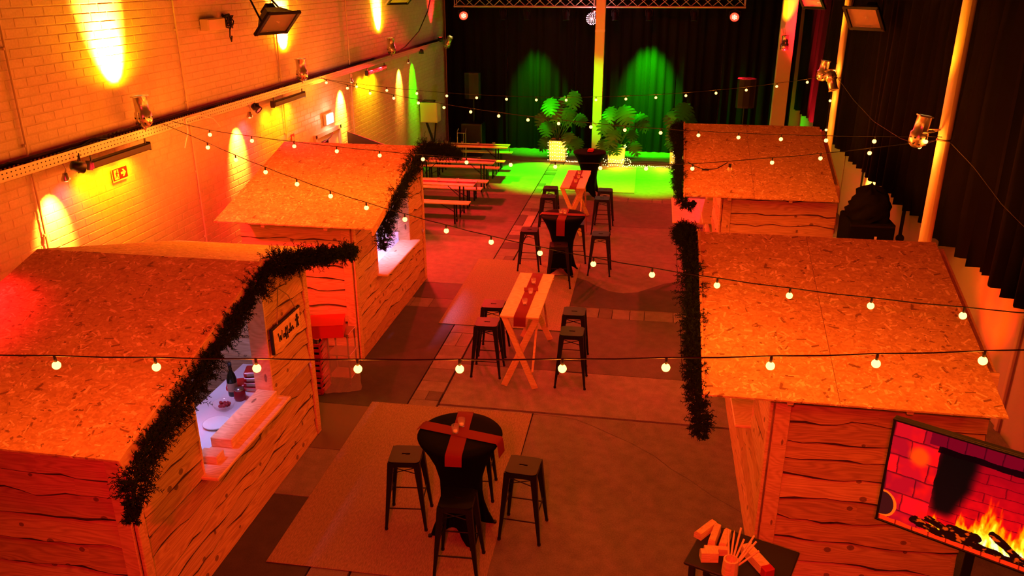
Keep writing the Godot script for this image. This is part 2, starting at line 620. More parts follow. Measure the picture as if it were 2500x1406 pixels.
func build_floor() -> void:
	var f: Node = get_node("floor")
	var c := [M.concrete0, M.concrete1, M.concrete2, M.concrete3, M.concrete4]
	# long field against the brick wall
	for r in [[3.0, 0.6, 2], [0.6, -2.4, 0], [-2.4, -4.6, 1], [-4.6, -6.82, 1]]:
		floor_slab(f, "slab", rect(-6.64, r[0], -2.95, r[1]), c[r[2]])
	floor_slab(f, "slab", rect(-6.64, -6.82, -4.12, -8.8), c[2])
	floor_slab(f, "slab", rect(-4.12, -6.82, -2.95, -7.75), c[0])
	floor_slab(f, "polished_slab", rect(-4.12, -7.75, -2.95, -8.8), M.screed)
	for r in [[-8.8, -12.2, 1], [-12.6, -13.35, 1], [-13.35, -16.2, 2], [-16.2, -17.4, 4], [-17.4, -19.8, 4], [-19.8, -21.6, 0], [-21.6, -23.7, 3], [-23.7, -26.0, 0]]:
		floor_slab(f, "slab", rect(-6.64, r[0], -2.95, r[1]), c[r[2]])
	# paver strip running the length of the hall
	var z := 3.0
	var r := RandomNumberGenerator.new()
	r.seed = 4
	while z > -25.6:
		var l := r.randf_range(0.22, 0.48)
		var k: int = [0, 2, 4, 0, 2, 1][r.randi() % 6]
		if r.randf() < 0.2:
			floor_slab(f, "paver", rect(-2.94, z, -2.75, z - l, 0.004), c[k], 0.035, r.randf_range(-0.004, 0.002))
			floor_slab(f, "paver", rect(-2.75, z, -2.56, z - l, 0.004), c[(k + 2) % 5], 0.035, r.randf_range(-0.004, 0.002))
		else:
			floor_slab(f, "paver", rect(-2.94, z, -2.56, z - l, 0.004), c[k], 0.035, r.randf_range(-0.004, 0.002))
		z -= l
	# cross strips of pavers
	for run in [[-6.64, -2.96, -12.2, -12.6], [-2.54, 4.35, -12.2, -12.6], [-2.54, 4.35, -19.55, -19.95]]:
		var x: float = run[0]
		while x < run[1] - 0.1:
			var l := minf(r.randf_range(0.22, 0.7), run[1] - x)
			floor_slab(f, "paver", rect(x, run[2], x + l, run[3], 0.005), c[[0, 2, 4, 2][r.randi() % 4]], 0.035, r.randf_range(-0.004, 0.001))
			x += l
	# wide field, with the long crack as a real gap between two pieces
	var crack := [[-1.29, -8.95], [-0.9, -8.94], [-0.73, -8.90], [-0.52, -8.78], [-0.3, -8.63], [-0.05, -8.47], [0.24, -8.22], [0.42, -7.99], [0.6, -7.83], [0.85, -7.55], [1.05, -7.38], [1.6, -6.9], [2.6, -6.2], [4.34, -5.1]]
	var far := [[4.34, -8.98], [-1.29, -8.98]]
	for q in crack:
		far.append([q[0] + 0.006, q[1] - 0.008])
	floor_slab(f, "slab", far, c[2])
	var near := []
	for q in crack:
		near.append([q[0], q[1]])
	near.append_array([[4.34, -2.6], [-1.29, -2.6]])
	floor_slab(f, "slab", near, c[2])
	floor_slab(f, "slab", rect(-2.54, -2.6, -1.3, -8.98), c[0])
	floor_slab(f, "slab", rect(-2.54, 3.0, 4.35, -2.6), c[2])
	floor_slab(f, "slab", rect(-2.54, -9.02, 4.35, -10.2), c[0])
	for q in [[-10.2, -12.2, 4], [-12.6, -15.1, 2], [-15.1, -17.4, 2], [-17.4, -19.55, 4], [-19.95, -22.0, 0], [-22.0, -24.2, 3], [-24.2, -26.0, 0]]:
		floor_slab(f, "slab", rect(-2.54, q[0], 0.6, q[1]), c[q[2]])
		floor_slab(f, "slab", rect(0.6, q[0], 4.35, q[1]), c[q[2]])
	# dark resurfaced patch with a wavy edge
	var patch := [[-2.5, -12.62], [4.3, -12.62], [4.3, -14.2], [0.9, -14.15], [0.6, -14.1], [0.35, -13.95], [0.12, -13.7], [-0.1, -13.45], [-0.35, -13.35], [-0.6, -13.42], [-0.85, -13.65], [-1.05, -13.9], [-1.4, -14.1], [-2.5, -14.2]]
	floor_slab(f, "patch", patch, c[1], 0.004, 0.003)

# shallow painted brick: bevelled face proud of the joint
func brick_faces(verts: PackedVector3Array, at: Vector3, w: float, h: float, d: float, b: float) -> void:
	var y0 := -h / 2
	var y1 := h / 2
	var z0 := -w / 2
	var z1 := w / 2
	var o := [Vector3(0, y0, z1), Vector3(0, y0, z0), Vector3(0, y1, z0), Vector3(0, y1, z1)]
	var i := [Vector3(d, y0 + b, z1 - b), Vector3(d, y0 + b, z0 + b), Vector3(d, y1 - b, z0 + b), Vector3(d, y1 - b, z1 - b)]
	for k in 4:
		var m := (k + 1) % 4
		for v in [o[k], i[m], o[m], o[k], i[k], i[m]]:
			verts.append(at + v)
	for v in [i[0], i[2], i[1], i[0], i[3], i[2]]:
		verts.append(at + v)

func mesh_of(verts: PackedVector3Array) -> ArrayMesh:
	var nr := PackedVector3Array()
	nr.resize(verts.size())
	for t in range(0, verts.size(), 3):
		var n := (verts[t + 2] - verts[t]).cross(verts[t + 1] - verts[t]).normalized()
		nr[t] = n
		nr[t + 1] = n
		nr[t + 2] = n
	var a := []
	a.resize(Mesh.ARRAY_MAX)
	a[Mesh.ARRAY_VERTEX] = verts
	a[Mesh.ARRAY_NORMAL] = nr
	var m := ArrayMesh.new()
	m.add_surface_from_arrays(Mesh.PRIMITIVE_TRIANGLES, a)
	return m

func build_brick_wall() -> void:
	var wall: Node = get_node("wall_left")
	var r := RandomNumberGenerator.new()
	r.seed = 21
	var course := 0.1
	var spots := []
	for j in 69:
		var y := 0.05 + j * course
		var z := -2.0 + (0.155 if j % 2 else 0.0)
		while z > -25.9:
			var p := Vector3(-6.655, y, z)
			var door := z < -14.95 and z > -16.8 and y < 2.32
			if not door:
				spots.append(p)
			z -= 0.31
	# the pieces that show largest: in front of the lens and not behind the stalls
	var near := []
	var cam: Camera3D = get_node("camera")
	var inv := cam.transform.affine_inverse()
	for p in spots:
		var q: Vector3 = inv * p
		var s := Vector2(q.x, q.y) / -q.z / tan(deg_to_rad(39.06 / 2))
		if q.z < 0 and absf(s.x) < 1.77 and absf(s.y) < 1.0 and p.y > 2.0:
			near.append([p.distance_to(cam.position), p])
	near.sort_custom(func(a, b): return a[0] < b[0])
	var single := {}
	for k in mini(298, near.size()):
		single[near[k][1]] = true
	var variants := []
	for k in 6:
		var v := PackedVector3Array()
		brick_faces(v, Vector3.ZERO, 0.301, 0.091, 0.0074 + 0.0004 * k, 0.004 + 0.001 * (k % 3))
		variants.append(mesh_of(v))
	var rest := PackedVector3Array()
	for p in spots:
		if single.has(p):
			part(wall, "brick", variants[r.randi() % 6], M.painted_brick, p)
		else:
			brick_faces(rest, p, 0.301 + r.randf_range(-0.004, 0.002), 0.091 + r.randf_range(-0.003, 0.002), r.randf_range(0.0072, 0.0096), 0.005)
	var o := part(wall, "bricks", mesh_of(rest), M.painted_brick)
	o.set_meta("kind", "stuff")

# a pleated hanging cloth along a path; hem(t) gives the height of its lower edge
func drape(a: Vector3, b: Vector3, top: float, hem: Array, wave: float, amp: float, sd: int) -> SurfaceTool:
	var st := S()
	var d := b - a
	var n := int(d.length() / wave * 6.0)
	var side := Vector3(-d.z, 0, d.x).normalized()
	var nz := noise(0.35, sd, 2)
	var ys := [0.0, 0.12, 0.5, 1.0]
	var rows := []
	for i in n + 1:
		var t := float(i) / n
		var hy: float = hem[-1][1]
		for k in hem.size() - 1:
			if t >= hem[k][0] and t <= hem[k + 1][0]:
				hy = lerpf(hem[k][1], hem[k + 1][1], (t - hem[k][0]) / (hem[k + 1][0] - hem[k][0]))
		var ph := TAU * (t * d.length() / wave) + nz.get_noise_1d(i * 0.35) * 3.0
		var col := []
		for y in ys:
			var o: float = sin(ph) * amp * (1.15 - 0.5 * y) + nz.get_noise_1d(i * 0.1 + 50.0 + y * 3.0) * amp * 0.8
			col.append(a + d * t + side * o + Vector3.UP * (lerpf(hy + sin(ph) * 0.012, top, y)))
		rows.append(col)
	st.set_smooth_group(1)
	for i in n:
		for k in ys.size() - 1:
			quad(st, rows[i][k], rows[i + 1][k], rows[i + 1][k + 1], rows[i][k + 1])
	return st

func build_curtains() -> void:
	# stage end, in lengths of cloth
	var edges := [-6.55, -4.6, -2.5, -0.2, 1.9, 4.0]
	var what := ["black pleated stage curtain behind the loudspeaker by the brick wall", "black pleated stage curtain behind the beer table ends", "black pleated stage curtain lit green behind the boxed monstera", "black pleated stage curtain with the bright green pool of light", "black pleated stage curtain behind the red-lit loudspeaker"]
	for k in 5:
		var st := drape(Vector3(edges[k], 0, -25.7), Vector3(edges[k + 1] - 0.004, 0, -25.7), 6.9, [[0.0, 0.02], [1.0, 0.02]], 0.3, 0.055, 30 + k)
		solo("stage_curtain", st, M.black_drape, what[k], "curtain", Vector3.ZERO, Basis.IDENTITY, "stage curtains")
	# the long side: hem hangs well above the floor, over a pale wall
	var cuts := [-2.0, -10.3, -16.9, -23.3, -25.5]
	var hems := [[2.1, 1.72], [1.74, 1.60], [1.60, 1.60], [1.58, 1.50]]
	var lab := ["black side curtain with stepped hem beside the thin cream post nearest the screen", "black side curtain with stepped hem between the two thin cream posts", "black side curtain behind the farther thin cream post, glowing red at its end", "short black side curtain behind the broad cream pier"]
	for k in 4:
		var st := drape(Vector3(4.12, 0, cuts[k]), Vector3(4.12, 0, cuts[k + 1] + 0.004), 6.9, [[0.0, hems[k][0]], [1.0, hems[k][1]]], 0.42, 0.10, 50 + k)
		solo("side_curtain", st, M.black_drape, lab[k], "curtain", Vector3.ZERO, Basis.IDENTITY, "side curtains")

func build_columns() -> void:
	# slim steel posts on the open side
	for q in [[3.5, -10.65, 0.075, "slim cream steel post beside the tallest chrome spotlight, in front of side curtain"], [3.5, -17.15, 0.065, "slim cream steel post behind the far stall roof, carrying chrome spotlight"]]:
		var t := thing("steel_post", q[3], "post", Vector3(q[0], 0, q[1]), 0.0, "slim steel posts")
		var st := S()
		bar(st, Vector3(0, 0.02, 0), Vector3(0, 6.99, 0), q[2], q[2], 16)
		part(t, "shaft", st, M.cream_paint)
		st = S()
		box(st, Vector3(0, 0.012, 0), Vector3(0.26, 0.02, 0.26), 0.004)
		part(t, "base_plate", st, M.cream_paint)
		st = S()
		for y in [3.3]:
			lathe(st, [[q[2] + 0.002, y], [q[2] + 0.012, y + 0.002], [q[2] + 0.012, y + 0.022], [q[2] + 0.002, y + 0.024]], 16)
		part(t, "clamp_band", st, M.brushed)
	var t := thing("wall_pier", "broad cream pier rising behind the far stall roof beside the red loudspeaker", "pier", Vector3(3.38, 0, -23.7))
	var st := S()
	box(st, Vector3(0, 3.495, 0), Vector3(0.38, 6.99, 0.2), 0.012)
	part(t, "shaft", st, M.cream_paint)
	st = S()
	box(st, Vector3(0, 0.9, 0.105), Vector3(0.4, 0.012, 0.02), 0.002)
	part(t, "joint_strip", st, M.cream_paint)
	t = thing("stage_column", "square cream column standing between the two monstera planters", "column", Vector3(-1.66, 0, -24.3))
	st = S()
	box(st, Vector3(0, 3.6, 0), Vector3(0.27, 6.78, 0.2), 0.012)
	part(t, "shaft", st, M.cream_paint)
	st = S()
	var v := [Vector3(-0.135, 0.42, 0.1), Vector3(0.135, 0.42, 0.1), Vector3(0.1, 0.0, 0.09), Vector3(-0.1, 0.0, 0.09)]
	for s in [1.0, -1.0]:
		var a: Vector3 = v[0] * Vector3(1, 1, s)
		var b: Vector3 = v[1] * Vector3(1, 1, s)
		var c: Vector3 = v[2] * Vector3(1, 1, s)
		var d: Vector3 = v[3] * Vector3(1, 1, s)
		if s > 0:
			quad(st, d, c, b, a)
		else:
			quad(st, a, b, c, d)
	quad(st, v[2], v[2] * Vector3(1, 1, -1), v[1] * Vector3(1, 1, -1), v[1])
	quad(st, v[3] * Vector3(1, 1, -1), v[3], v[0], v[0] * Vector3(1, 1, -1))
	part(t, "foot", st, M.cream_paint, Vector3(0, 0.003, 0))
	st = S()
	box(st, Vector3(0, 3.72, 0), Vector3(0.276, 0.07, 0.206), 0.003)
	part(t, "white_band", st, M.white_paint)
	# panel joint strips on the pale side wall are part of the wall
	var wr: Node = get_node("wall_right")
	for z in [-13.2, -16.2, -19.4]:
		st = S()
		box(st, Vector3(4.345, 1.1, z), Vector3(0.012, 2.2, 0.05), 0.003)
		part(wr, "joint_strip", st, M.plaster)

# chrome stage spotlight (a can with a yoke); the light shines along its local +y
func par_can(label: String, at: Vector3, dir: Vector3, mount: Vector3, power: float, angle: float, c: Color, lit := true, aim := Vector3.ZERO, spill := 0.0, group := "chrome spotlights") -> Node3D:
	var t := thing("chrome_spotlight", label, "spotlight", at, 0.0, group)
	var f := frame_of(dir)
	var st := S()
	lathe(st, [[0.0, -0.20], [0.05, -0.20], [0.085, -0.17], [0.102, -0.12], [0.104, -0.02], [0.084, 0.0], [0.084, 0.17], [0.09, 0.175], [0.078, 0.178], [0.078, 0.02], [0.0, 0.0]], 24, Vector3.ZERO, f)
	part(t, "can", st, M.chrome)
	st = S()
	for k in 10:
		var a := TAU * k / 10.0
		for y in [-0.15, -0.08]:
			box(st, f * Vector3(cos(a) * 0.1045, y, sin(a) * 0.1045), Vector3(0.02, 0.018, 0.006), 0.0, f * Basis(Vector3.UP, PI / 2 - a))
	part(t, "cooling_slots", st, M.rubber).set_meta("kind", "stuff")
	st = S()
	lathe(st, [[0.086, 0.172], [0.112, 0.174], [0.112, 0.19], [0.08, 0.19], [0.08, 0.172]], 4, Vector3.ZERO, f * Basis(Vector3.UP, PI / 4), false)
	part(t, "filter_frame", st, M.chrome)
	st = S()
	lathe(st, [[0.0, 0.118], [0.05, 0.115], [0.077, 0.10], [0.0, 0.09]], 20, Vector3.ZERO, f)
	part(t, "lens_glow", st, M.par_glow if lit else M.grille)
	st = S()
	var side := f.x
	tube(st, [side * 0.11, side * 0.125 + mount * 0.4, mount, -side * 0.125 + mount * 0.4, -side * 0.11], 0.011, 6)
	part(t, "yoke", st, M.chrome)
	if lit:
		spot(t, c, power, f * Vector3(0, 0.2, 0), dir if aim == Vector3.ZERO else aim, angle, 0.9, 0.06)
	if spill > 0:
		spot(t, lin(1.0, 0.44, 0.0), spill, f * Vector3(0, 0.22, 0), dir, 80.0, 1.0, 0.08)
	return t

# ---------------------------------------------------------------- fittings of the brick wall
# flat strip in the (z, y) plane with rows of punched holes
func punched(st: SurfaceTool, x: float, y0: float, y1: float, z0: float, z1: float, rows: Array, hole: float, pitch: float) -> void:
	var ys := [y0]
	for r in rows:
		ys.append_array([r - hole * 0.5, r + hole * 0.5])
	ys.append(y1)
	for k in range(0, ys.size() - 1, 2):
		quad(st, Vector3(x, ys[k], z0), Vector3(x, ys[k], z1), Vector3(x, ys[k + 1], z1), Vector3(x, ys[k + 1], z0))
	for i in rows.size():
		var z := z0
		var a: float = rows[i] - hole * 0.5
		var b: float = rows[i] + hole * 0.5
		while z > z1 + 0.001:
			var e := maxf(z - (pitch - hole * 1.4), z1)
			quad(st, Vector3(x, a, z), Vector3(x, a, e), Vector3(x, b, e), Vector3(x, b, z))
			z -= pitch

func build_wall_fittings() -> void:
	# perforated cable tray
	var t := thing("cable_tray", "perforated metal cable tray running along the brick wall", "cable tray", Vector3(-6.45, 3.28, 0))
	var z := -3.0
	while z > -24.9:
		var e := maxf(z - 3.0, -24.95)
		var st := S()
		punched(st, 0.07, 0.0, 0.11, z, e + 0.004, [0.032, 0.078], 0.013, 0.062)
		quad(st, Vector3(-0.1, 0.0, z), Vector3(-0.1, 0.0, e + 0.004), Vector3(0.07, 0.0, e + 0.004), Vector3(0.07, 0.0, z))
		box(st, Vector3(0.067, 0.11, (z + e) / 2), Vector3(0.012, 0.006, z - e - 0.004))
		part(t, "tray_length", st, M.aluminium)
		st = S()
		punched(st, -0.1, 0.0, 0.13, z, e + 0.004, [0.075], 0.022, 0.062)
		part(t, "back_flange", st, M.dark_frame)
		st = S()
		box(st, Vector3(-0.1, -0.03, z - 0.4), Vector3(0.16, 0.03, 0.04), 0.004)
		part(t, "bracket", st, M.aluminium)
		z -= 3.0
	var r := RandomNumberGenerator.new()
	r.seed = 8
	for k in 3:
		var pts := []
		z = -3.2
		while z > -24.8:
			pts.append(Vector3(-6.52 + 0.035 * k + r.randf_range(-0.01, 0.01), 3.315 + r.randf_range(0.0, 0.05) + (0.05 if r.randf() < 0.12 else 0.0), z))
			z -= 0.45
		var st := S()
		tube(st, pts, 0.012, 5)
		solo("tray_cable", st, M.rubber, ["black cable in the wall tray, the one closest to the bricks", "black cable in the wall tray, the one in the middle", "black cable in the wall tray, the one closest to the room"][k], "cable", Vector3.ZERO, Basis.IDENTITY, "cables in the tray")
	# upright chrome spotlights washing the wall upwards
	var ups := [[-9.4, 30.0, "chrome spotlight standing on the tray under the widest white streak"], [-14.3, 30.0, "chrome spotlight standing on the tray below the big grey floodlight"], [-19.6, 26.0, "chrome spotlight standing on the red-lit stretch of the tray"]]
	for u in ups:
		par_can(u[2], Vector3(-6.36, 3.62, u[0]), Vector3(-0.04, 1, 0.02), Vector3(0, -0.24, 0), u[1] * 11.0, 29.0, AMBER, true, Vector3(-0.60, 1, 0.10), 3.6)
	par_can("tilted chrome spotlight on the tray end beside the black stage curtain", Vector3(-6.2, 3.34, -24.6), Vector3(0.55, 1, 0.2), Vector3(-0.12, -0.12, 0), 4.0, 16.0, AMBER)
	# small downlights on short arms
	var dn := [[-7.85, 5.0, "small wall lamp under the tray near the red exit sign"], [-12.2, 4.0, "small wall lamp under the tray above the mid stall roof"], [-16.8, 9.0, "small wall lamp under the tray above the lit exit sign"], [-21.0, 4.0, "small wall lamp under the tray before the green patch"]]
	for d in dn:
		var l := thing("wall_downlight", d[2], "lamp", Vector3(-6.38, 3.12, d[0]), 0.0, "small downlights on the tray")
		var st := S()
		tube(st, [Vector3(0, 0.16, 0), Vector3(0.03, 0.1, 0), Vector3(0.0, 0.05, 0)], 0.008, 6)
		part(l, "arm", st, M.brushed)
		st = S()
		lathe(st, [[0.0, 0.06], [0.025, 0.055], [0.03, 0.03], [0.05, -0.01], [0.05, -0.03]], 16)
		part(l, "shade", st, M.chrome)
		st = S()
		lathe(st, [[0.0, -0.045], [0.03, -0.035], [0.044, -0.02], [0.0, -0.005]], 14)
		part(l, "bulb_glow", st, M.par_glow)
		spot(l, AMBER, d[1] * 5.0, Vector3(0, -0.06, 0), Vector3(-0.62, -1, 0.05), 30.0, 1.0, 0.04)
	# LED bars hung under the tray
	var bars := [[-8.27, -9.43, "dark bar lamp under the tray above the red exit sign", "amber", 5.0], [-13.05, -14.33, "dark bar lamp under the tray below the big grey floodlight", "amber", 5.0], [-17.8, -19.1, "red glowing bar lamp under the far stretch of the tray", "red", 9.0]]
	for b in bars:
		var L: float = b[0] - b[1]
		var l := thing("bar_lamp", b[2], "lamp", Vector3(-6.38, 3.17, (b[0] + b[1]) / 2), 0.0, "bar lamps under the tray")
		var st := S()
		box(st, Vector3.ZERO, Vector3(0.1, 0.085, L), 0.012)
		part(l, "housing", st, M.red_plastic if b[3] == "red" else M.black_plastic)
		for s in [-1.0, 1.0]:
			st = S()
			box(st, Vector3(0, 0.07, s * (L / 2 - 0.05)), Vector3(0.012, 0.08, 0.03), 0.002)
			box(st, Vector3(0, 0.0, s * (L / 2 + 0.004)), Vector3(0.075, 0.11, 0.01), 0.002)
			part(l, "bracket", st, M.black_plastic)
		st = S()
		for k in 12:
			box(st, Vector3(-0.02, -0.046, (k - 5.5) * L / 12.6), Vector3(0.03, 0.008, 0.05), 0.003)
		part(l, "led_glow", st, M.amber_glow).set_meta("kind", "stuff")
		for k in 3:
			spot(l, YELLOW, b[4] * 0.15, Vector3(-0.02, -0.07, (k - 1) * L / 3.0), Vector3(-0.55, -1, 0), 60.0, 1.0, 0.08)
		if b[3] == "red":
			st = S()
			for k in 12:
				box(st, Vector3(0.052, 0.0, (k - 5.5) * L / 12.6), Vector3(0.008, 0.03, 0.05), 0.003)
			part(l, "red_led_glow", st, M.red_led_glow).set_meta("kind", "stuff")
			for k in 2:
				spot(l, RED, 46.0, Vector3(0.08, 0, (k - 0.5) * L / 2.0), Vector3(0.62, -0.42, 0.75), 55.0, 0.9, 0.1)
	# small red heads turned into the room
	for h in [[-5.3, Vector3(0.42, -0.85, -0.14), 17.0, "small red stage lamp on the tray beside the Waffeln stall roof"], [-8.05, Vector3(0.42, -0.35, -0.8), 22.0, "small red stage lamp under the tray by the brightest wall lamp"], [-12.4, Vector3(0.95, -0.75, 0.12), 34.0, "small red stage lamp under the tray beside the second wall lamp"]]:
		var l := thing("stage_lamp", h[3], "lamp", Vector3(-6.34, 3.2, h[0]), 0.0, "small red lamps on the tray")
		var f := frame_of(h[1])
		var st := S()
		lathe(st, [[0.0, -0.09], [0.05, -0.085], [0.062, -0.04], [0.065, 0.05], [0.055, 0.05], [0.055, 0.03], [0.0, 0.03]], 16, Vector3.ZERO, f)
		part(l, "housing", st, M.black_plastic)
		st = S()
		lathe(st, [[0.052, 0.035], [0.03, 0.042], [0.0, 0.044]], 14, Vector3.ZERO, f)
		part(l, "red_led_glow", st, M.red_led_glow)
		st = S()
		tube(st, [f.x * 0.07, f.x * 0.075 + Vector3(0, 0.08, 0), -f.x * 0.075 + Vector3(0, 0.08, 0), -f.x * 0.07], 0.008, 5)
		part(l, "yoke", st, M.black_plastic)
		spot(l, RED, h[2], f * Vector3(0, 0.09, 0), h[1], 46.0, 0.8, 0.06)
		spot(l, RED, 5.0, Vector3(-0.05, -0.1, 0), Vector3(-0.3, -1, -0.1), 50.0, 0.9, 0.05)
	# green head near the stage
	var g := thing("stage_lamp", "small green stage lamp at the tray end, lighting the wall green", "lamp", Vector3(-6.36, 3.24, -22.2))
	var st := S()
	lathe(st, [[0.0, 0.1], [0.06, 0.08], [0.07, -0.03], [0.055, -0.03], [0.0, -0.01]], 16)
	part(g, "housing", st, M.black_plastic)
	st = S()
	lathe(st, [[0.0, -0.03], [0.03, -0.028], [0.05, -0.02]], 14)
	part(g, "green_led_glow", st, M.green_led_glow)
	spot(g, GREEN, 16.0, Vector3(0, -0.06, 0), Vector3(-0.42, -1, 0), 26.0, 0.9, 0.05)
	spot(g, GREEN, 170.0, Vector3(0.06, -0.06, 0), Vector3(1, -0.30, -0.46), 15.0, 1.0, 0.06)
	g = thing("stage_lamp", "red glowing stage lamp on top of the tray end", "lamp", Vector3(-6.36, 3.46, -24.3))
	st = S()
	lathe(st, [[0.0, -0.1], [0.07, -0.08], [0.08, 0.04], [0.06, 0.04], [0.0, 0.02]], 16)
	part(g, "housing", st, M.black_plastic)
	st = S()
	lathe(st, [[0.055, 0.035], [0.03, 0.045], [0.0, 0.047]], 14)
	part(g, "red_led_glow", st, M.red_led_glow)
	spot(g, RED, 9.0, Vector3(0, 0.08, 0), Vector3(-0.15, 1, -0.1), 30.0, 0.8, 0.05)
	# big industrial floodlights on arms (switched off)
	floodlight("big grey floodlight on a wall arm above the tray", Vector3(-6.0, 4.5, -12.75), Vector3(0.62, -0.72, 0.25), Vector3(-6.63, 5.3, -12.9))
	floodlight("grey floodlight high on the brick wall near the stage", Vector3(-6.0, 4.72, -19.5), Vector3(0.5, -0.75, 0.3), Vector3(-6.63, 5.4, -19.6))
	floodlight("floodlight with red-lit face before the side curtain", Vector3(3.5, 4.48, -15.7), Vector3(-0.55, -0.62, 0.55), Vector3(3.55, 6.98, -15.9))
	floodlight("floodlight half out of view beside the broad cream pier", Vector3(3.55, 4.62, -21.6), Vector3(-0.6, -0.6, 0.5), Vector3(3.6, 6.98, -21.8))
	# beige control box and a tangle of cable
	t = thing("control_box", "flat beige control box on the brick wall beside a cable tangle", "box", Vector3(-6.6, 4.53, -11.76))
	st = S()
	box(st, Vector3(0.03, 0, 0), Vector3(0.13, 0.17, 0.5), 0.008)
	part(t, "body", st, M.cream_paint)
	st = S()
	box(st, Vector3(0.1, 0, 0), Vector3(0.014, 0.15, 0.48), 0.003)
	part(t, "cover", st, M.cream_paint)
	var pts := []
	for k in 46:
		var a := k * 0.9
		pts.append(Vector3(-6.595 + 0.03 * sin(k * 1.3), 4.55 + 0.09 * sin(a) + 0.02 * cos(k * 0.7), -12.28 + 0.13 * cos(a * 0.83)))
	pts.append_array([Vector3(-6.56, 4.42, -12.24), Vector3(-6.56, 4.32, -12.22), Vector3(-6.57, 4.25, -12.27), Vector3(-6.57, 4.33, -12.3)])
	st = S()
	tube(st, pts, 0.011, 5)
	solo("cable_tangle", st, M.rubber, "tangle of dark cable hanging beside the beige control box", "cable")
	# conduits up the wall
	for c in [[-7.65, 5.9, "near the widest pool of lamp light"], [-10.85, 5.9, "between the red exit sign and the mid stall"], [-13.96, 5.9, "behind the big grey floodlight"], [-17.42, 5.9, "beyond the lit exit sign"]]:
		st = S()
		bar(st, Vector3(0, 0.0, 0), Vector3(0, c[1], 0), 0.013, 0.013, 8)
		for k in 6:
			box(st, Vector3(-0.006, 0.5 + k, 0), Vector3(0.03, 0.03, 0.05), 0.003)
		solo("wall_conduit", st, M.cream_paint, "thin painted conduit up the brick wall " + c[2], "conduit", Vector3(-6.615, 0.01, c[0]), Basis.IDENTITY, "conduits on the brick wall")
	# loose cable curving down from the ceiling to the tray end
	st = S()
	tube(st, [Vector3(-6.3, 5.4, -23.6), Vector3(-6.3, 4.9, -23.4), Vector3(-6.32, 4.3, -22.9), Vector3(-6.35, 3.8, -22.0), Vector3(-6.4, 3.5, -20.9), Vector3(-6.42, 3.42, -20.3)], 0.014, 6)
	solo("hanging_cable", st, M.rubber, "dark cable curving down to the tray near the stage", "cable")
	st = S()
	tube(st, [Vector3(-6.37, 3.36, -10.35), Vector3(-6.33, 3.2, -10.3), Vector3(-6.32, 3.0, -10.15)], 0.009, 5)
	tube(st, [Vector3(-6.37, 3.36, -10.35), Vector3(-6.3, 3.38, -10.6), Vector3(-6.3, 3.28, -10.95), Vector3(-6.32, 3.12, -11.15)], 0.009, 5)
	solo("cable_tie_ends", st, M.white_paint, "two pale loose cord ends tied to the tray where two strings start", "cord")
	exit_signs()
	# door with a frame, beyond the mid stall
	var dr := Node3D.new()
	dr.name = "door_1"
	dr.set_meta("kind", "structure")
	add_child(dr)
	dr.position = Vector3(-6.64, 0.003, -15.9)
	st = S()
	box(st, Vector3(0.0, 1.12, 0.66), Vector3(0.1, 2.24, 0.09), 0.006)
	box(st, Vector3(0.0, 1.12, -0.66), Vector3(0.1, 2.24, 0.09), 0.006)
	box(st, Vector3(0.0, 2.2, 0), Vector3(0.1, 0.09, 1.4), 0.006)
	part(dr, "door_frame", st, M.plaster)
	st = S()
	box(st, Vector3(-0.02, 1.08, 0), Vector3(0.05, 2.15, 1.22), 0.004)
	part(dr, "door_leaf", st, M.cream_paint)
	st = S()
	box(st, Vector3(0.04, 2.02, 0.25), Vector3(0.06, 0.07, 0.26), 0.006)
	tube(st, [Vector3(0.06, 2.05, 0.2), Vector3(0.08, 2.1, 0.0), Vector3(0.05, 2.14, -0.2)], 0.01, 5)
	part(dr, "door_closer", st, M.dark_frame)
	st = S()
	tube(st, [Vector3(0.01, 1.05, -0.5), Vector3(0.06, 1.05, -0.5), Vector3(0.06, 1.05, -0.37)], 0.011, 6)
	part(dr, "handle", st, M.brushed)
	# dark sloping board standing beside the door
	st = S()
	slab(st, PackedVector2Array([Vector2(0, 0), Vector2(1.55, 0), Vector2(1.55, 1.52), Vector2(0, 2.02)]), 0.03)
	solo("sloping_board", st, mat("dark_board", Color(0.17, 0.05, 0.04), 0.7), "dark red board with sloping top beside the door in the brick wall", "board", Vector3(-6.6, 0.003, -16.95))
	# electrical cabinet
	t = thing("electrical_cabinet", "cream electrical cabinet on the brick wall beside the stage curtain", "cabinet", Vector3(-6.36, 1.25, -22.9))
	st = S()
	box(st, Vector3(0, 0.29, 0), Vector3(0.5, 0.56, 0.42), 0.01)
	part(t, "body", st, M.cream_paint)
	st = S()
	box(st, Vector3(0.0, 0.28, 0.214), Vector3(0.46, 0.5, 0.012), 0.004)
	part(t, "cover", st, M.cream_paint)
	st = S()
	box(st, Vector3(-0.02, 0.6, 0.05), Vector3(0.34, 0.05, 0.2), 0.006)
	part(t, "cable_gland", st, M.black_plastic)
	st = S()
	tube(st, [Vector3(-6.46, 1.25, -22.8), Vector3(-6.36, 1.0, -22.75), Vector3(-6.22, 0.6, -22.7), Vector3(-6.1, 0.15, -22.6)], 0.035, 6)
	tube(st, [Vector3(-6.18, 1.25, -22.8), Vector3(-6.22, 0.9, -22.78), Vector3(-6.26, 0.5, -22.7), Vector3(-6.15, 0.1, -22.6)], 0.022, 6)
	solo("power_cables", st, M.rubber, "thick black power cables hanging below the cream electrical cabinet", "cable")

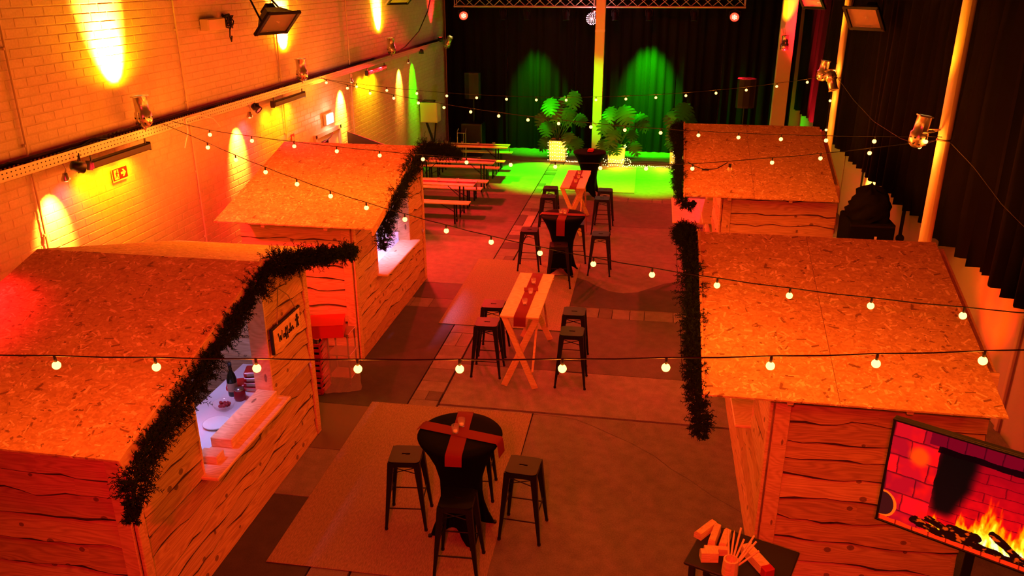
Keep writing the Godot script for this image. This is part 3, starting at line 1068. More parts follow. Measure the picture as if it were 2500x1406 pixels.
func floodlight(label: String, at: Vector3, dir: Vector3, arm_to: Vector3) -> void:
	var t := thing("floodlight", label, "floodlight", at, 0.0, "switched-off floodlights")
	var b := look(dir)
	var st := S()
	var w := 0.30
	var h := 0.22
	var v := []
	for q in [[0.55, 0.5, 0.22], [1.0, 1.0, 0.0]]:
		v.append([b * Vector3(-w * q[0], -h * q[1], q[2]), b * Vector3(w * q[0], -h * q[1], q[2]), b * Vector3(w * q[0], h * q[1], q[2]), b * Vector3(-w * q[0], h * q[1], q[2])])
	quad(st, v[0][0], v[0][1], v[0][2], v[0][3])
	for k in 4:
		var m := (k + 1) % 4
		quad(st, v[0][m], v[0][k], v[1][k], v[1][m])
	part(t, "housing", st, M.dark_frame)
	st = S()
	for k in 4:
		var m := (k + 1) % 4
		var a: Vector3 = v[1][k]
		var c: Vector3 = v[1][m]
		box(st, (a + c) / 2 * 1.04, Vector3(0.07, 0.05, a.distance_to(c) + 0.07), 0.006, look(c - a))
	part(t, "front_frame", st, M.dark_frame)
	st = S()
	quad(st, v[1][3] * 0.95, v[1][2] * 0.95, v[1][1] * 0.95, v[1][0] * 0.95)
	part(t, "reflector", st, M.brushed, b * Vector3(0, 0, 0.03))
	st = S()
	box(st, Vector3.ZERO, Vector3(0.58, 0.42, 0.006), 0.0, b)
	part(t, "glass_pane", st, M.glass, b * Vector3(0, 0, -0.006))
	st = S()
	bar(st, b * Vector3(-0.05, 0, 0.0), b * Vector3(0.1, 0, 0.1), 0.02, 0.02, 8)
	part(t, "lamp_tube", st, M.white_paint, b * Vector3(0, 0, 0.015))
	st = S()
	box(st, Vector3.ZERO, Vector3(0.17, 0.2, 0.12), 0.01, b)
	part(t, "gear_box", st, M.dark_frame, b * Vector3(0, 0, 0.26))
	st = S()
	var e := arm_to - at
	tube(st, [b * Vector3(-0.3, 0, 0.05), e * 0.4 + b * Vector3(-0.2, 0, 0.1), e], 0.016, 6)
	tube(st, [b * Vector3(0.3, 0, 0.05), e * 0.4 + b * Vector3(0.2, 0, 0.1), e], 0.016, 6)
	part(t, "arm", st, M.dark_frame)

func on_wall(st: SurfaceTool, poly: Array, depth: float) -> void:
	var p := PackedVector2Array()
	for q in poly:
		p.append(Vector2(q[0], q[1]))
	slab(st, p, depth)

func exit_signs() -> void:
	var b := Basis(Vector3.UP, PI / 2)     # sign faces +x, its right runs towards -z
	var t := thing("exit_sign", "red and white emergency exit sign with running figure and arrow", "sign", Vector3(-6.618, 2.875, -9.1), PI / 2)
	var st := S()
	box(st, Vector3(0, -0.004, 0.003), Vector3(0.304, 0.166, 0.006), 0.001)
	part(t, "backing", st, M.white_paint)
	st = S()
	box(st, Vector3(0, 0.003, 0.0075), Vector3(0.296, 0.142, 0.003))
	part(t, "red_field", st, M.sign_red)
	st = S()
	on_wall(st, [[-0.118, -0.058], [-0.03, -0.058], [-0.03, 0.062], [-0.118, 0.062]], 0.002)
	part(t, "white_doorway", st, M.white_paint, Vector3(0, 0, 0.009))
	st = S()
	var head := []
	for k in 10:
		head.append([-0.062 + 0.011 * cos(TAU * k / 10), 0.046 + 0.011 * sin(TAU * k / 10)])
	on_wall(st, head, 0.002)
	on_wall(st, [[-0.086, 0.03], [-0.06, 0.034], [-0.05, 0.02], [-0.034, 0.014], [-0.036, 0.006], [-0.056, 0.012], [-0.064, -0.008], [-0.05, -0.022], [-0.05, -0.05], [-0.06, -0.05], [-0.062, -0.026], [-0.078, -0.012], [-0.088, -0.034], [-0.112, -0.042], [-0.11, -0.032], [-0.096, -0.028], [-0.084, 0.0], [-0.078, 0.02], [-0.09, 0.018], [-0.098, 0.004], [-0.106, 0.008]], 0.002)
	part(t, "running_figure", st, M.sign_red, Vector3(0, 0, 0.0112))
	st = S()
	on_wall(st, [[0.015, 0.016], [0.07, 0.016], [0.045, 0.048], [0.075, 0.048], [0.118, 0.002], [0.075, -0.044], [0.045, -0.044], [0.07, -0.012], [0.015, -0.012]], 0.002)
	part(t, "arrow", st, M.white_paint, Vector3(0, 0, 0.009))
	# lit exit box
	t = thing("exit_light", "glowing white exit light box on the wall above the door", "sign", Vector3(-6.6, 2.46, -15.94), PI / 2)
	st = S()
	box(st, Vector3(0, 0.0, 0.0), Vector3(0.40, 0.22, 0.06), 0.008)
	part(t, "housing", st, M.white_paint)
	st = S()
	box(st, Vector3(0, -0.005, 0.034), Vector3(0.37, 0.19, 0.01), 0.004)
	part(t, "sign_glow", st, M.exit_glow)
	omni(t, lin(1, 0.8, 0.5), 0.25, Vector3(0, 0, 0.12), 0.08)
	# small red fire equipment sign
	t = thing("fire_sign", "small red fire equipment sign low on the wall behind the mid stall", "sign", Vector3(-6.615, 2.38, -14.2), PI / 2)
	st = S()
	box(st, Vector3(0, 0, 0.002), Vector3(0.15, 0.15, 0.005), 0.001)
	part(t, "panel", st, M.sign_red)
	st = S()
	on_wall(st, [[-0.03, -0.055], [0.01, -0.055], [0.01, 0.03], [-0.005, 0.045], [-0.03, 0.03]], 0.002)
	on_wall(st, [[0.025, -0.05], [0.05, -0.05], [0.05, 0.02], [0.025, 0.02]], 0.002)
	part(t, "pictogram", st, M.white_paint, Vector3(0, 0, 0.0046))

# ---------------------------------------------------------------- stage end
func build_stage() -> void:
	# aluminium lighting truss
	var t := thing("lighting_truss", "long aluminium lighting truss across the stage", "truss", Vector3(-1.85, 4.34, -24.95))
	var L := 8.4
	for q in [[0.0, 0.145], [0.0, -0.145], [0.29, 0.145], [0.29, -0.145]]:
		var st := S()
		bar(st, Vector3(-L / 2, q[0], q[1]), Vector3(L / 2, q[0], q[1]), 0.026, 0.026, 10)
		part(t, "chord", st, M.aluminium)
	var n := 28
	var st0 := S()
	bar(st0, Vector3(-L / n / 2, -0.13, 0), Vector3(L / n / 2, 0.13, 0), 0.011, 0.011, 6, false)
	var up := done(st0)
	st0 = S()
	bar(st0, Vector3(-L / n / 2, 0.13, 0), Vector3(L / n / 2, -0.13, 0), 0.011, 0.011, 6, false)
	var down := done(st0)
	for k in n:
		for s in [1.0, -1.0]:
			part(t, "brace", up if (k % 2 == 0) == (s > 0) else down, M.aluminium, Vector3(-L / 2 + (k + 0.5) * L / n, 0.145, 0.145 * s))
	for x in [-4.18, -0.05, 0.05, 4.18]:
		for s in [1.0, -1.0]:
			var st := S()
			bar(st, Vector3(x, 0.0, 0.145 * s), Vector3(x, 0.29, 0.145 * s), 0.014, 0.014, 6)
			part(t, "upright", st, M.aluminium)
	# suspension so that the truss hangs from the ceiling
	for x in [-3.2, 3.2]:
		var st := S()
		bar(st, Vector3(x, 0.3, 0), Vector3(x, 2.65, 0), 0.012, 0.012, 6)
		part(t, "hanger", st, M.dark_frame)
	# lamps hanging from it
	for q in [[-5.76, "red glowing stage lamp at the brick-wall end of the truss"], [2.07, "red glowing stage lamp at the pier end of the truss"]]:
		var l := thing("stage_lamp", q[1], "lamp", Vector3(q[0], 4.1, -24.78), 0.0, "red stage lamps on the truss")
		var dir := Vector3(0.9 if q[0] < 0 else -0.65, -0.85, 2.6)
		var f := frame_of(dir)
		var st := S()
		lathe(st, [[0.0, -0.1], [0.1, -0.09], [0.14, -0.03], [0.145, 0.07], [0.13, 0.07], [0.125, 0.05], [0.0, 0.05]], 20, Vector3.ZERO, f)
		part(l, "housing", st, M.black_plastic)
		st = S()
		lathe(st, [[0.124, 0.052], [0.06, 0.056], [0.0, 0.057]], 20, Vector3.ZERO, f)
		part(l, "red_led_glow", st, M.red_led_glow)
		for k in 7:
			var o := Vector3.ZERO if k == 6 else Vector3(cos(TAU * k / 6), 0, sin(TAU * k / 6)) * 0.052
			st = S()
			lathe(st, [[0.02, 0.056], [0.016, 0.064], [0.0, 0.068]], 10, f * o, f)
			part(l, "led_lens_glow", st, M.red_core_glow)
		st = S()
		tube(st, [Vector3(-0.15, 0, 0), Vector3(-0.155, 0.12, 0), Vector3(0, 0.18, -0.05), Vector3(0.155, 0.12, 0), Vector3(0.15, 0, 0)], 0.01, 6)
		bar(st, Vector3(0, 0.17, -0.05), Vector3(0, 0.24, -0.08), 0.02, 0.02, 8)
		part(l, "yoke", st, M.black_plastic)
		spot(l, RED, 60.0, f * Vector3(0, 0.11, 0), dir, 40.0, 0.9, 0.09)
	var cans := [[-4.56, 0, "first dim hanging can from the brick-wall end of the truss"], [-3.86, 1, "hanging can with a pale rim, second from the brick-wall end"], [-2.7, 0, "hanging can next to the mirror-like light ball"], [-1.28, 0, "hanging can just past the square cream column"], [-0.32, 1, "hanging can in mid-truss above the bright green pool"], [0.95, 0, "dim hanging can next to the pier-end red lamp"]]
	for q in cans:
		var l := thing("hanging_spotlight", q[2], "spotlight", Vector3(q[0], 4.095, -24.8), 0.0, "dark cans on the truss")
		var dir := Vector3(0.05, -1, 0.12)
		var f := frame_of(dir)
		var st := S()
		lathe(st, [[0.0, -0.16], [0.05, -0.15], [0.085, -0.08], [0.085, 0.10], [0.095, 0.11], [0.095, 0.125], [0.075, 0.125], [0.075, 0.04], [0.0, 0.03]], 18, Vector3.ZERO, f)
		part(l, "can", st, M.dark_frame)
		st = S()
		tube(st, [Vector3(-0.09, 0, 0), Vector3(-0.1, 0.16, 0), Vector3(0, 0.22, 0), Vector3(0.1, 0.16, 0), Vector3(0.09, 0, 0)], 0.009, 6)
		part(l, "yoke", st, M.dark_frame)
		st = S()
		lathe(st, [[0.072, 0.06], [0.04, 0.07], [0.0, 0.072]], 16, Vector3.ZERO, f)
		part(l, "green_led_glow" if q[1] == 1 else "lens", st, M.green_led_glow if q[1] == 1 else M.grille)
		if q[1] == 1:
			# a beam to the floor in front and one down the curtain
			spot(l, GREEN, 80.0 if q[0] < -2 else 320.0, f * Vector3(0, 0.16, 0), Vector3(0.3, -2.8, -0.95) if q[0] < -2 else Vector3(0.1, -2.0, -0.9), 26.0, 1.0, 0.08)
			spot(l, GREEN, 130.0, f * Vector3(0, 0.16, 0), Vector3(0.85 if q[0] < -2 else 0.15, -4.0, 2.6), 19.0, 0.5, 0.08)
	# LED effect ball
	var bl := thing("effect_ball", "round light ball with rows of pale pink dots under the truss", "lamp", Vector3(-1.94, 4.02, -24.78))
	var st := S()
	lathe(st, ball_profile(0.165, 14), 24)
	part(bl, "shell", st, M.black_plastic)
	for j in range(1, 9):
		var la := PI * j / 9.0 - PI / 2
		var cnt := maxi(4, int(16 * cos(la)))
		for k in cnt:
			var a := TAU * (k + 0.5 * (j % 2)) / cnt
			if sin(a) < -0.25:
				continue
			var d := Vector3(cos(la) * cos(a), sin(la), cos(la) * sin(a))
			st = S()
			lathe(st, [[0.018, -0.004], [0.016, 0.006], [0.0, 0.011]], 8, d * 0.163, frame_of(d))
			part(bl, "dot_glow", st, M.pink_led_glow)
	st = S()
	bar(st, Vector3(0, 0.15, 0), Vector3(0, 0.32, -0.03), 0.045, 0.03, 10)
	part(bl, "mount", st, M.black_plastic)
	st = S()
	lathe(st, ball_profile(0.03, 8), 10, Vector3(0.07, 0.2, 0.05))
	part(bl, "pilot_glow", st, M.red_led_glow)
	omni(bl, lin(1, 0.3, 0.35), 0.8, Vector3(0, 0, 0.24), 0.1)
	# loudspeakers
	speaker("tall black loudspeaker on a pole above the bass box", Vector3(-5.44, 1.72, -24.5), 1.0)
	speaker("black loudspeaker lit red on a stand beside the broad cream pier", Vector3(2.38, 1.85, -23.0), 0.0)
	t = thing("bass_box", "black bass box on the floor under the loudspeaker pole", "loudspeaker", Vector3(-5.46, 0.004, -24.5))
	st = S()
	box(st, Vector3(0, 0.5, 0), Vector3(0.64, 0.99, 0.6), 0.015)
	part(t, "cabinet", st, M.black_plastic)
	st = S()
	box(st, Vector3(0, 0.5, 0.305), Vector3(0.56, 0.88, 0.02), 0.006)
	part(t, "grille", st, M.grille)
	# chrome frame by the curtain
	st = S()
	for x in [-0.13, 0.13]:
		tube(st, [Vector3(x, 0.0, 0.05), Vector3(x, 0.78, 0.0), Vector3(x * 0.9, 0.86, -0.12)], 0.014, 6)
	tube(st, [Vector3(-0.13, 0.74, 0), Vector3(0.13, 0.74, 0)], 0.014, 6)
	tube(st, [Vector3(0.06, 0.0, 0.04), Vector3(0.06, 0.74, 0)], 0.008, 5)
	box(st, Vector3(0, 0.02, 0.1), Vector3(0.3, 0.02, 0.2), 0.003)
	solo("hand_cart", st, M.chrome, "small chrome hand cart standing before the bass box", "cart", Vector3(-5.72, 0.004, -24.0))
	plants()

func ball_profile(r: float, n: int) -> Array:
	var p := []
	for k in n + 1:
		var a := PI * k / n - PI / 2
		p.append([maxf(0.0, r * cos(a)), r * sin(a)])
	return p

func speaker(label: String, at: Vector3, pole_down: float) -> void:
	var t := thing("loudspeaker", label, "loudspeaker", Vector3(at.x, 0.003, at.z), 0.0, "loudspeakers on poles")
	var st := S()
	var y := at.y
	slab(st, PackedVector2Array([Vector2(-0.245, 0.12), Vector2(-0.2, 0.2), Vector2(-0.08, 0.235), Vector2(0.08, 0.235), Vector2(0.2, 0.2), Vector2(0.245, 0.12), Vector2(0.2, -0.22), Vector2(-0.2, -0.22)]), 0.76, Vector3(0, y, 0), Basis(Vector3(1, 0, 0), Vector3(0, 0, 1), Vector3(0, 1, 0)))
	part(t, "cabinet", st, M.black_plastic)
	st = S()
	slab(st, PackedVector2Array([Vector2(-0.19, 0.205), Vector2(-0.08, 0.242), Vector2(0.08, 0.242), Vector2(0.19, 0.205)]), 0.68, Vector3(0, y + 0.05, 0.004), Basis(Vector3(1, 0, 0), Vector3(0, 0, 1), Vector3(0, 1, 0)))
	part(t, "grille", st, M.grille)
	st = S()
	lathe(st, [[0.13, 0.0], [0.13, 0.006], [0.06, 0.01], [0.055, 0.002]], 18, Vector3(0, y + 0.76, 0))
	part(t, "top_handle", st, M.rubber)
	st = S()
	var lo := 1.0 if pole_down > 0 else 0.02
	bar(st, Vector3(0, lo, 0), Vector3(0, y, 0), 0.02, 0.02, 10)
	part(t, "pole", st, M.black_steel)
	if pole_down <= 0:
		for k in 3:
			var a := TAU * k / 3 + 0.5
			st = S()
			bar(st, Vector3(0, 0.75, 0), Vector3(cos(a) * 0.5, 0.012, sin(a) * 0.5), 0.012, 0.012, 6)
			part(t, "leg", st, M.black_steel)

# monstera leaf in its own plane: base at origin, tip along +x, face up (+y)
func leaf_mesh(sd: int, droop: float) -> ArrayMesh:
	var r := RandomNumberGenerator.new()
	r.seed = sd
	var st := S()
	st.set_smooth_group(1)
	var f := func(u: float, v: float) -> Vector3:
		return Vector3(u, -droop * u * u + 0.10 * absf(v) - 0.32 * v * v, v)
	for s in [-1.0, 1.0]:
		var n := 7
		for k in n:
			# fingers fan out from the midrib, separated by slits
			var u0 := lerpf(-0.1, 0.88, float(k) / n)
			var u1 := lerpf(-0.1, 0.88, float(k + 1) / n)
			var w := 0.56 * sin(PI * clampf((k + 1.15) / (n + 1.6), 0, 1)) * r.randf_range(0.9, 1.08)
			var slit := 0.35 if k > 0 else 0.9
			var a: Vector3 = f.call(maxf(u0, 0.0), 0.0)
			var b: Vector3 = f.call(maxf(u1, 0.0), 0.0)
			var lean := 0.02 + 0.12 * k / n
			var c: Vector3 = f.call(u1 + lean * slit, s * w * slit)
			var d: Vector3 = f.call(u0 + lean * slit, s * w * slit)
			var e: Vector3 = f.call(u1 + lean - 0.012, s * w * 0.85)
			var g: Vector3 = f.call(u0 + lean + 0.022, s * w * 0.85)
			var tip: Vector3 = f.call((u0 + u1) / 2 + lean + 0.05, s * w)
			if s > 0:
				quad(st, a, d, c, b)
				quad(st, d, g, e, c)
				tri(st, g, e, tip)
			else:
				quad(st, b, c, d, a)
				quad(st, c, e, g, d)
				tri(st, g, tip, e)
	var p: Vector3 = f.call(0.88, 0.0)
	var q: Vector3 = f.call(1.05, 0.0)
	tri(st, p, f.call(0.94, 0.12), q)
	tri(st, p, q, f.call(0.94, -0.12))
	return done(st)

func plants() -> void:
	var leaves := []
	for k in 4:
		leaves.append(leaf_mesh(70 + k, 0.18 + 0.14 * k))
	var specs := [
		["monstera in a square planter wrapped in warm fairy lights", Vector3(-2.78, 0.003, -24.1), 0.5, 0.62, true,
			[[-0.27, 1.63, 0.0, 0.55], [0.45, 1.85, 0.0, 0.52], [0.0, 1.46, 0.05, 0.5], [0.36, 1.42, 0.1, 0.5], [-0.32, 1.0, 0.2, 0.5], [0.68, 1.28, 0.1, 0.4], [0.6, 1.25, 0.0, 0.35], [0.36, 0.72, 0.3, 0.48], [0.58, 0.6, 0.3, 0.42], [-0.5, 1.2, -0.2, 0.5], [-0.42, 0.55, -0.05, 0.45], [0.15, 1.7, -0.15, 0.45], [-0.1, 1.2, -0.2, 0.5]]],
		["bushy monstera in a pale planter beside the cream column, fairy lights at its foot", Vector3(-1.02, 0.003, -23.75), 0.5, 0.55, false,
			[[0.17, 1.5, 0.1, 0.62], [-0.25, 1.49, 0.0, 0.5], [-0.35, 1.2, 0.1, 0.5], [0.7, 1.34, 0.0, 0.5], [0.46, 1.28, 0.05, 0.4], [0.43, 0.98, 0.15, 0.42], [-0.1, 0.97, 0.2, 0.5], [-0.2, 0.67, 0.28, 0.42], [-0.03, 0.56, 0.3, 0.4], [-0.4, 0.62, 0.2, 0.4], [0.5, 0.57, 0.1, 0.42], [0.05, 1.3, -0.2, 0.5], [-0.1, 1.15, 0.05, 0.5]]],
		["monstera with a red-lit leaf standing behind the far stall garland", Vector3(0.72, 0.003, -24.0), 0.42, 0.4, false,
			[[0.12, 1.6, 0.1, 0.6], [-0.22, 1.38, 0.0, 0.5], [-0.1, 1.2, 0.1, 0.5], [-0.13, 0.92, 0.1, 0.45], [-0.18, 0.68, 0.1, 0.4], [0.3, 1.3, 0.0, 0.45], [0.25, 0.9, 0.1, 0.45]]],
	]
	var r := RandomNumberGenerator.new()
	r.seed = 5
	for q in specs:
		var t := thing("potted_monstera", q[0], "plant", q[1], 0.0, "monstera plants at the stage")
		var w: float = q[2]
		var h: float = q[3]
		var st := S()
		var o := w * 0.5
		var b := w * 0.46
		for k in 4:
			var a0 := PI / 4 + TAU * k / 4
			var a1 := a0 + TAU / 4
			var d0 := Vector3(cos(a0), 0, sin(a0)) * 1.4142
			var d1 := Vector3(cos(a1), 0, sin(a1)) * 1.4142
			quad(st, d1 * b, d0 * b, d0 * o + Vector3.UP * h, d1 * o + Vector3.UP * h)
			quad(st, d1 * o + Vector3.UP * h, d0 * o + Vector3.UP * h, d0 * o * 0.9 + Vector3.UP * h, d1 * o * 0.9 + Vector3.UP * h)
			quad(st, d0 * b * 0.88 + Vector3.UP * 0.02, d1 * b * 0.88 + Vector3.UP * 0.02, d1 * o * 0.9 + Vector3.UP * h, d0 * o * 0.9 + Vector3.UP * h)
		box(st, Vector3(0, 0.01, 0), Vector3(b * 1.98, 0.02, b * 1.98))
		part(t, "planter", st, M.cream_paint)
		st = S()
		box(st, Vector3(0, h - 0.06, 0), Vector3(o * 1.72, 0.02, o * 1.72))
		part(t, "soil", st, M.soil)
		var n := 0
		for l in q[5]:
			var at := Vector3(l[0], l[1], l[2])
			var foot := Vector3(r.randf_range(-0.08, 0.08), h - 0.06, r.randf_range(-0.08, 0.08))
			var mid: Vector3 = foot.lerp(at, 0.55) + Vector3(0, 0.16, 0)
			var out := Vector3(at.x, 0, at.z + 0.35).normalized()
			var face := (Vector3(at.x * 0.5, 0.55, 0.9) + Vector3(r.randf_range(-0.3, 0.3), 0, 0)).normalized()
			var tip := (out * 0.5 + Vector3(r.randf_range(-0.4, 0.4), -0.75, 0.25)).normalized()
			var z := tip.cross(face).normalized()
			var y := z.cross(tip).normalized()
			var sc: float = l[3]
			var base: Vector3 = at - tip * sc * 0.4
			st = S()
			tube(st, [foot, mid, base], 0.011, 5)
			part(t, "stem", st, M.stem_green)
			part(t, "leaf", leaves[n % 4], M.leaf_green, base, Basis(tip, y, z).scaled_local(Vector3(sc, sc, sc)))
			n += 1
	# fairy lights: wire with tiny bulbs
	var dot := S()
	lathe(dot, ball_profile(0.011, 6), 6)
	var bead := done(dot)
	var runs := []
	var box1 := []
	for j in 6:
		for k in 9:
			var u := lerpf(-0.27, 0.27, k / 8.0) * (1 if j % 2 == 0 else -1)
			box1.append(Vector3(-2.78 + u, 0.06 + j * 0.105 + r.randf_range(-0.02, 0.02), -24.1 + 0.265 + 0.004 * j))
	for k in 6:
		box1.append(Vector3(-2.78 + 0.27, 0.55 - k * 0.09, -24.1 + 0.2 - 0.07 * k))
	for k in 10:
		box1.append(Vector3(-2.5 + 0.035 * k, 0.02, -23.85 + r.randf_range(-0.08, 0.08)))
	runs.append(["warm fairy light string wound round the square planter", box1, Vector3(-2.78, 0.35, -23.6)])
	var box2 := []
	for j in 3:
		for k in 11:
			var u := lerpf(-0.36, 0.33, k / 10.0) * (1 if j % 2 == 0 else -1)
			box2.append(Vector3(-1.02 + u, 0.03 + j * 0.08 + r.randf_range(-0.02, 0.03), -23.75 + 0.30 + r.randf_range(0.0, 0.12) * (1.0 if j == 0 else 0.1)))
	for k in 14:
		var a := TAU * k / 14.0
		box2.append(Vector3(-0.72 + 0.13 * cos(a), 0.14 + 0.11 * sin(a), -23.42))
	for k in 5:
		box2.append(Vector3(-0.8 + 0.03 * (k % 3), 0.55 + 0.02 * k, -23.47))
	runs.append(["warm fairy light string heaped round the foot of the second planter", box2, Vector3(-0.95, 0.25, -23.2)])
	var line := []
	for k in 22:
		line.append(Vector3(-0.62 + k * 0.056, 0.025 + r.randf_range(0.0, 0.02), -23.5 + r.randf_range(-0.07, 0.07)))
	for k in 16:
		line.append(Vector3(0.62 + r.randf_range(-0.08, 0.1), 0.05 + k * 0.028, -23.62 + r.randf_range(-0.05, 0.05)))
	runs.append(["warm fairy light string lying along the floor towards the far stall", line, Vector3(0.3, 0.25, -23.3)])
	for q in runs:
		var t := thing("fairy_lights", q[0], "string lights", Vector3.ZERO, 0.0, "fairy light strings at the stage")
		var st := S()
		tube(st, q[1], 0.0025, 3)
		part(t, "wire", st, M.brushed)
		for p in q[1]:
			part(t, "bulb_glow", bead, M.fairy_glow, p)
		omni(t, lin(1.0, 0.36, 0.02), 0.35, q[2], 0.15)

# ---------------------------------------------------------------- market stalls
# live-edged board: length along x, height along y, face towards +z; the lower edge keeps its bark
func plank_mesh(L: float, h: float, sd: int, wav: float) -> ArrayMesh:
	var r := RandomNumberGenerator.new()
	r.seed = sd
	var nz := noise(1.1, sd, 3)
	var st := S()
	var n := maxi(4, int(L / 0.13))
	var off := Vector2(r.randf(), r.randf())
	var tone := r.randf_range(0.82, 1.06)
	var face := Color(tone, tone, tone)
	var bark := Color(0.10, 0.055, 0.03)
	var t := 0.024
	var cols := []
	for i in n + 1:
		var x := -L / 2 + L * i / n
		var w := nz.get_noise_1d(x * 1.3) * wav + nz.get_noise_1d(x * 4.0 + 30.0) * wav * 0.3
		var bw: float = clampf(0.011 + 0.03 * nz.get_noise_1d(x * 1.7 + 90.0), 0.008, 0.038) if wav > 0.01 else 0.001
		cols.append([x, h / 2, -h / 2 + w + bw, -h / 2 + w])
	var add := func(x: float, y: float, z: float, c: Color) -> void:
		st.set_color(c)
		st.set_uv(Vector2(x * 0.5, y * 2.0) + off)
		st.add_vertex(Vector3(x, y, z))
	for i in n:
		var a: Array = cols[i]
		var b: Array = cols[i + 1]
		var Q := func(p: Array, c: Color) -> void:
			for k in [0, 2, 1, 0, 3, 2]:
				add.call(p[k].x, p[k].y, p[k].z, c)
		Q.call([Vector3(a[0], a[2], t), Vector3(b[0], b[2], t), Vector3(b[0], b[1], t), Vector3(a[0], a[1], t)], face)
		Q.call([Vector3(a[0], a[3], t * 0.75), Vector3(b[0], b[3], t * 0.75), Vector3(b[0], b[2], t), Vector3(a[0], a[2], t)], bark)
		Q.call([Vector3(a[0], a[3], 0), Vector3(b[0], b[3], 0), Vector3(b[0], b[3], t * 0.75), Vector3(a[0], a[3], t * 0.75)], bark)
		Q.call([Vector3(a[0], a[1], t), Vector3(b[0], b[1], t), Vector3(b[0], b[1], 0), Vector3(a[0], a[1], 0)], face)
		Q.call([Vector3(b[0], b[3], 0), Vector3(a[0], a[3], 0), Vector3(a[0], a[1], 0), Vector3(b[0], b[1], 0)], face)
	for e in [0, n]:
		var a: Array = cols[e]
		var p := [Vector3(a[0], a[3], 0), Vector3(a[0], a[3], t * 0.75), Vector3(a[0], a[1], t), Vector3(a[0], a[1], 0)]
		var order := [0, 2, 1, 0, 3, 2] if e == n else [0, 1, 2, 0, 2, 3]
		for k in order:
			add.call(p[k].x, p[k].y, p[k].z, face)
	return done(st)

# a run of overlapping boards between two heights; f turns the face the right way
func board_wall(t: Node, mid: Vector3, f: Basis, L: float, y0: float, y1: float, sd: int, pitch := 0.21) -> void:
	var r := RandomNumberGenerator.new()
	r.seed = sd
	var y := y0
	var k := 0
	while y < y1 - 0.06:
		var h := minf(pitch * r.randf_range(0.78, 1.22), y1 - y)
		var tilt := Basis(Vector3.RIGHT, -0.13)
		var m := plank_mesh(L, h + 0.03, sd * 31 + k, 0.055 if k > 0 else 0.004)
		part(t, "plank", m, M["pine%d" % (r.randi() % 3)], mid + Vector3(0, y + h / 2 + 0.012, 0), f * tilt)
		y += h
		k += 1

func roof_sheet(t: Node, x0: float, x1: float, ye: float, ze: float, yr: float, zr: float, sd: float) -> void:
	var st := S()
	var e0 := Vector3(x0, ye, ze)
	var e1 := Vector3(x1, ye, ze)
	var r0 := Vector3(x0, yr, zr)
	var r1 := Vector3(x1, yr, zr)
	var L := e0.distance_to(r0)
	var nrm := (r0 - e0).cross(Vector3.RIGHT).normalized()
	if nrm.y < 0:
		nrm = -nrm
	var d := -nrm * 0.018
	var top := [e0, e1, r1, r0]
	if ze < zr:
		top = [r0, r1, e1, e0]
	var uv := func(p: Vector3) -> Vector2:
		return Vector2(p.x - x0 + sd, p.distance_to(Vector3(p.x, ye, ze)) + sd * 1.7)
	var U := []
	for p in top:
		U.append(uv.call(p))
	uvquad(st, top, U)
	uvquad(st, [top[3] + d, top[2] + d, top[1] + d, top[0] + d], [U[3], U[2], U[1], U[0]])
	for k in 4:
		var m := (k + 1) % 4
		uvquad(st, [top[k] + d, top[m] + d, top[m], top[k]], [U[k], U[m], U[m] + Vector2(0.02, 0.02), U[k] + Vector2(0.02, 0.02)])
	part(t, "roof_sheet", st, M.osb)

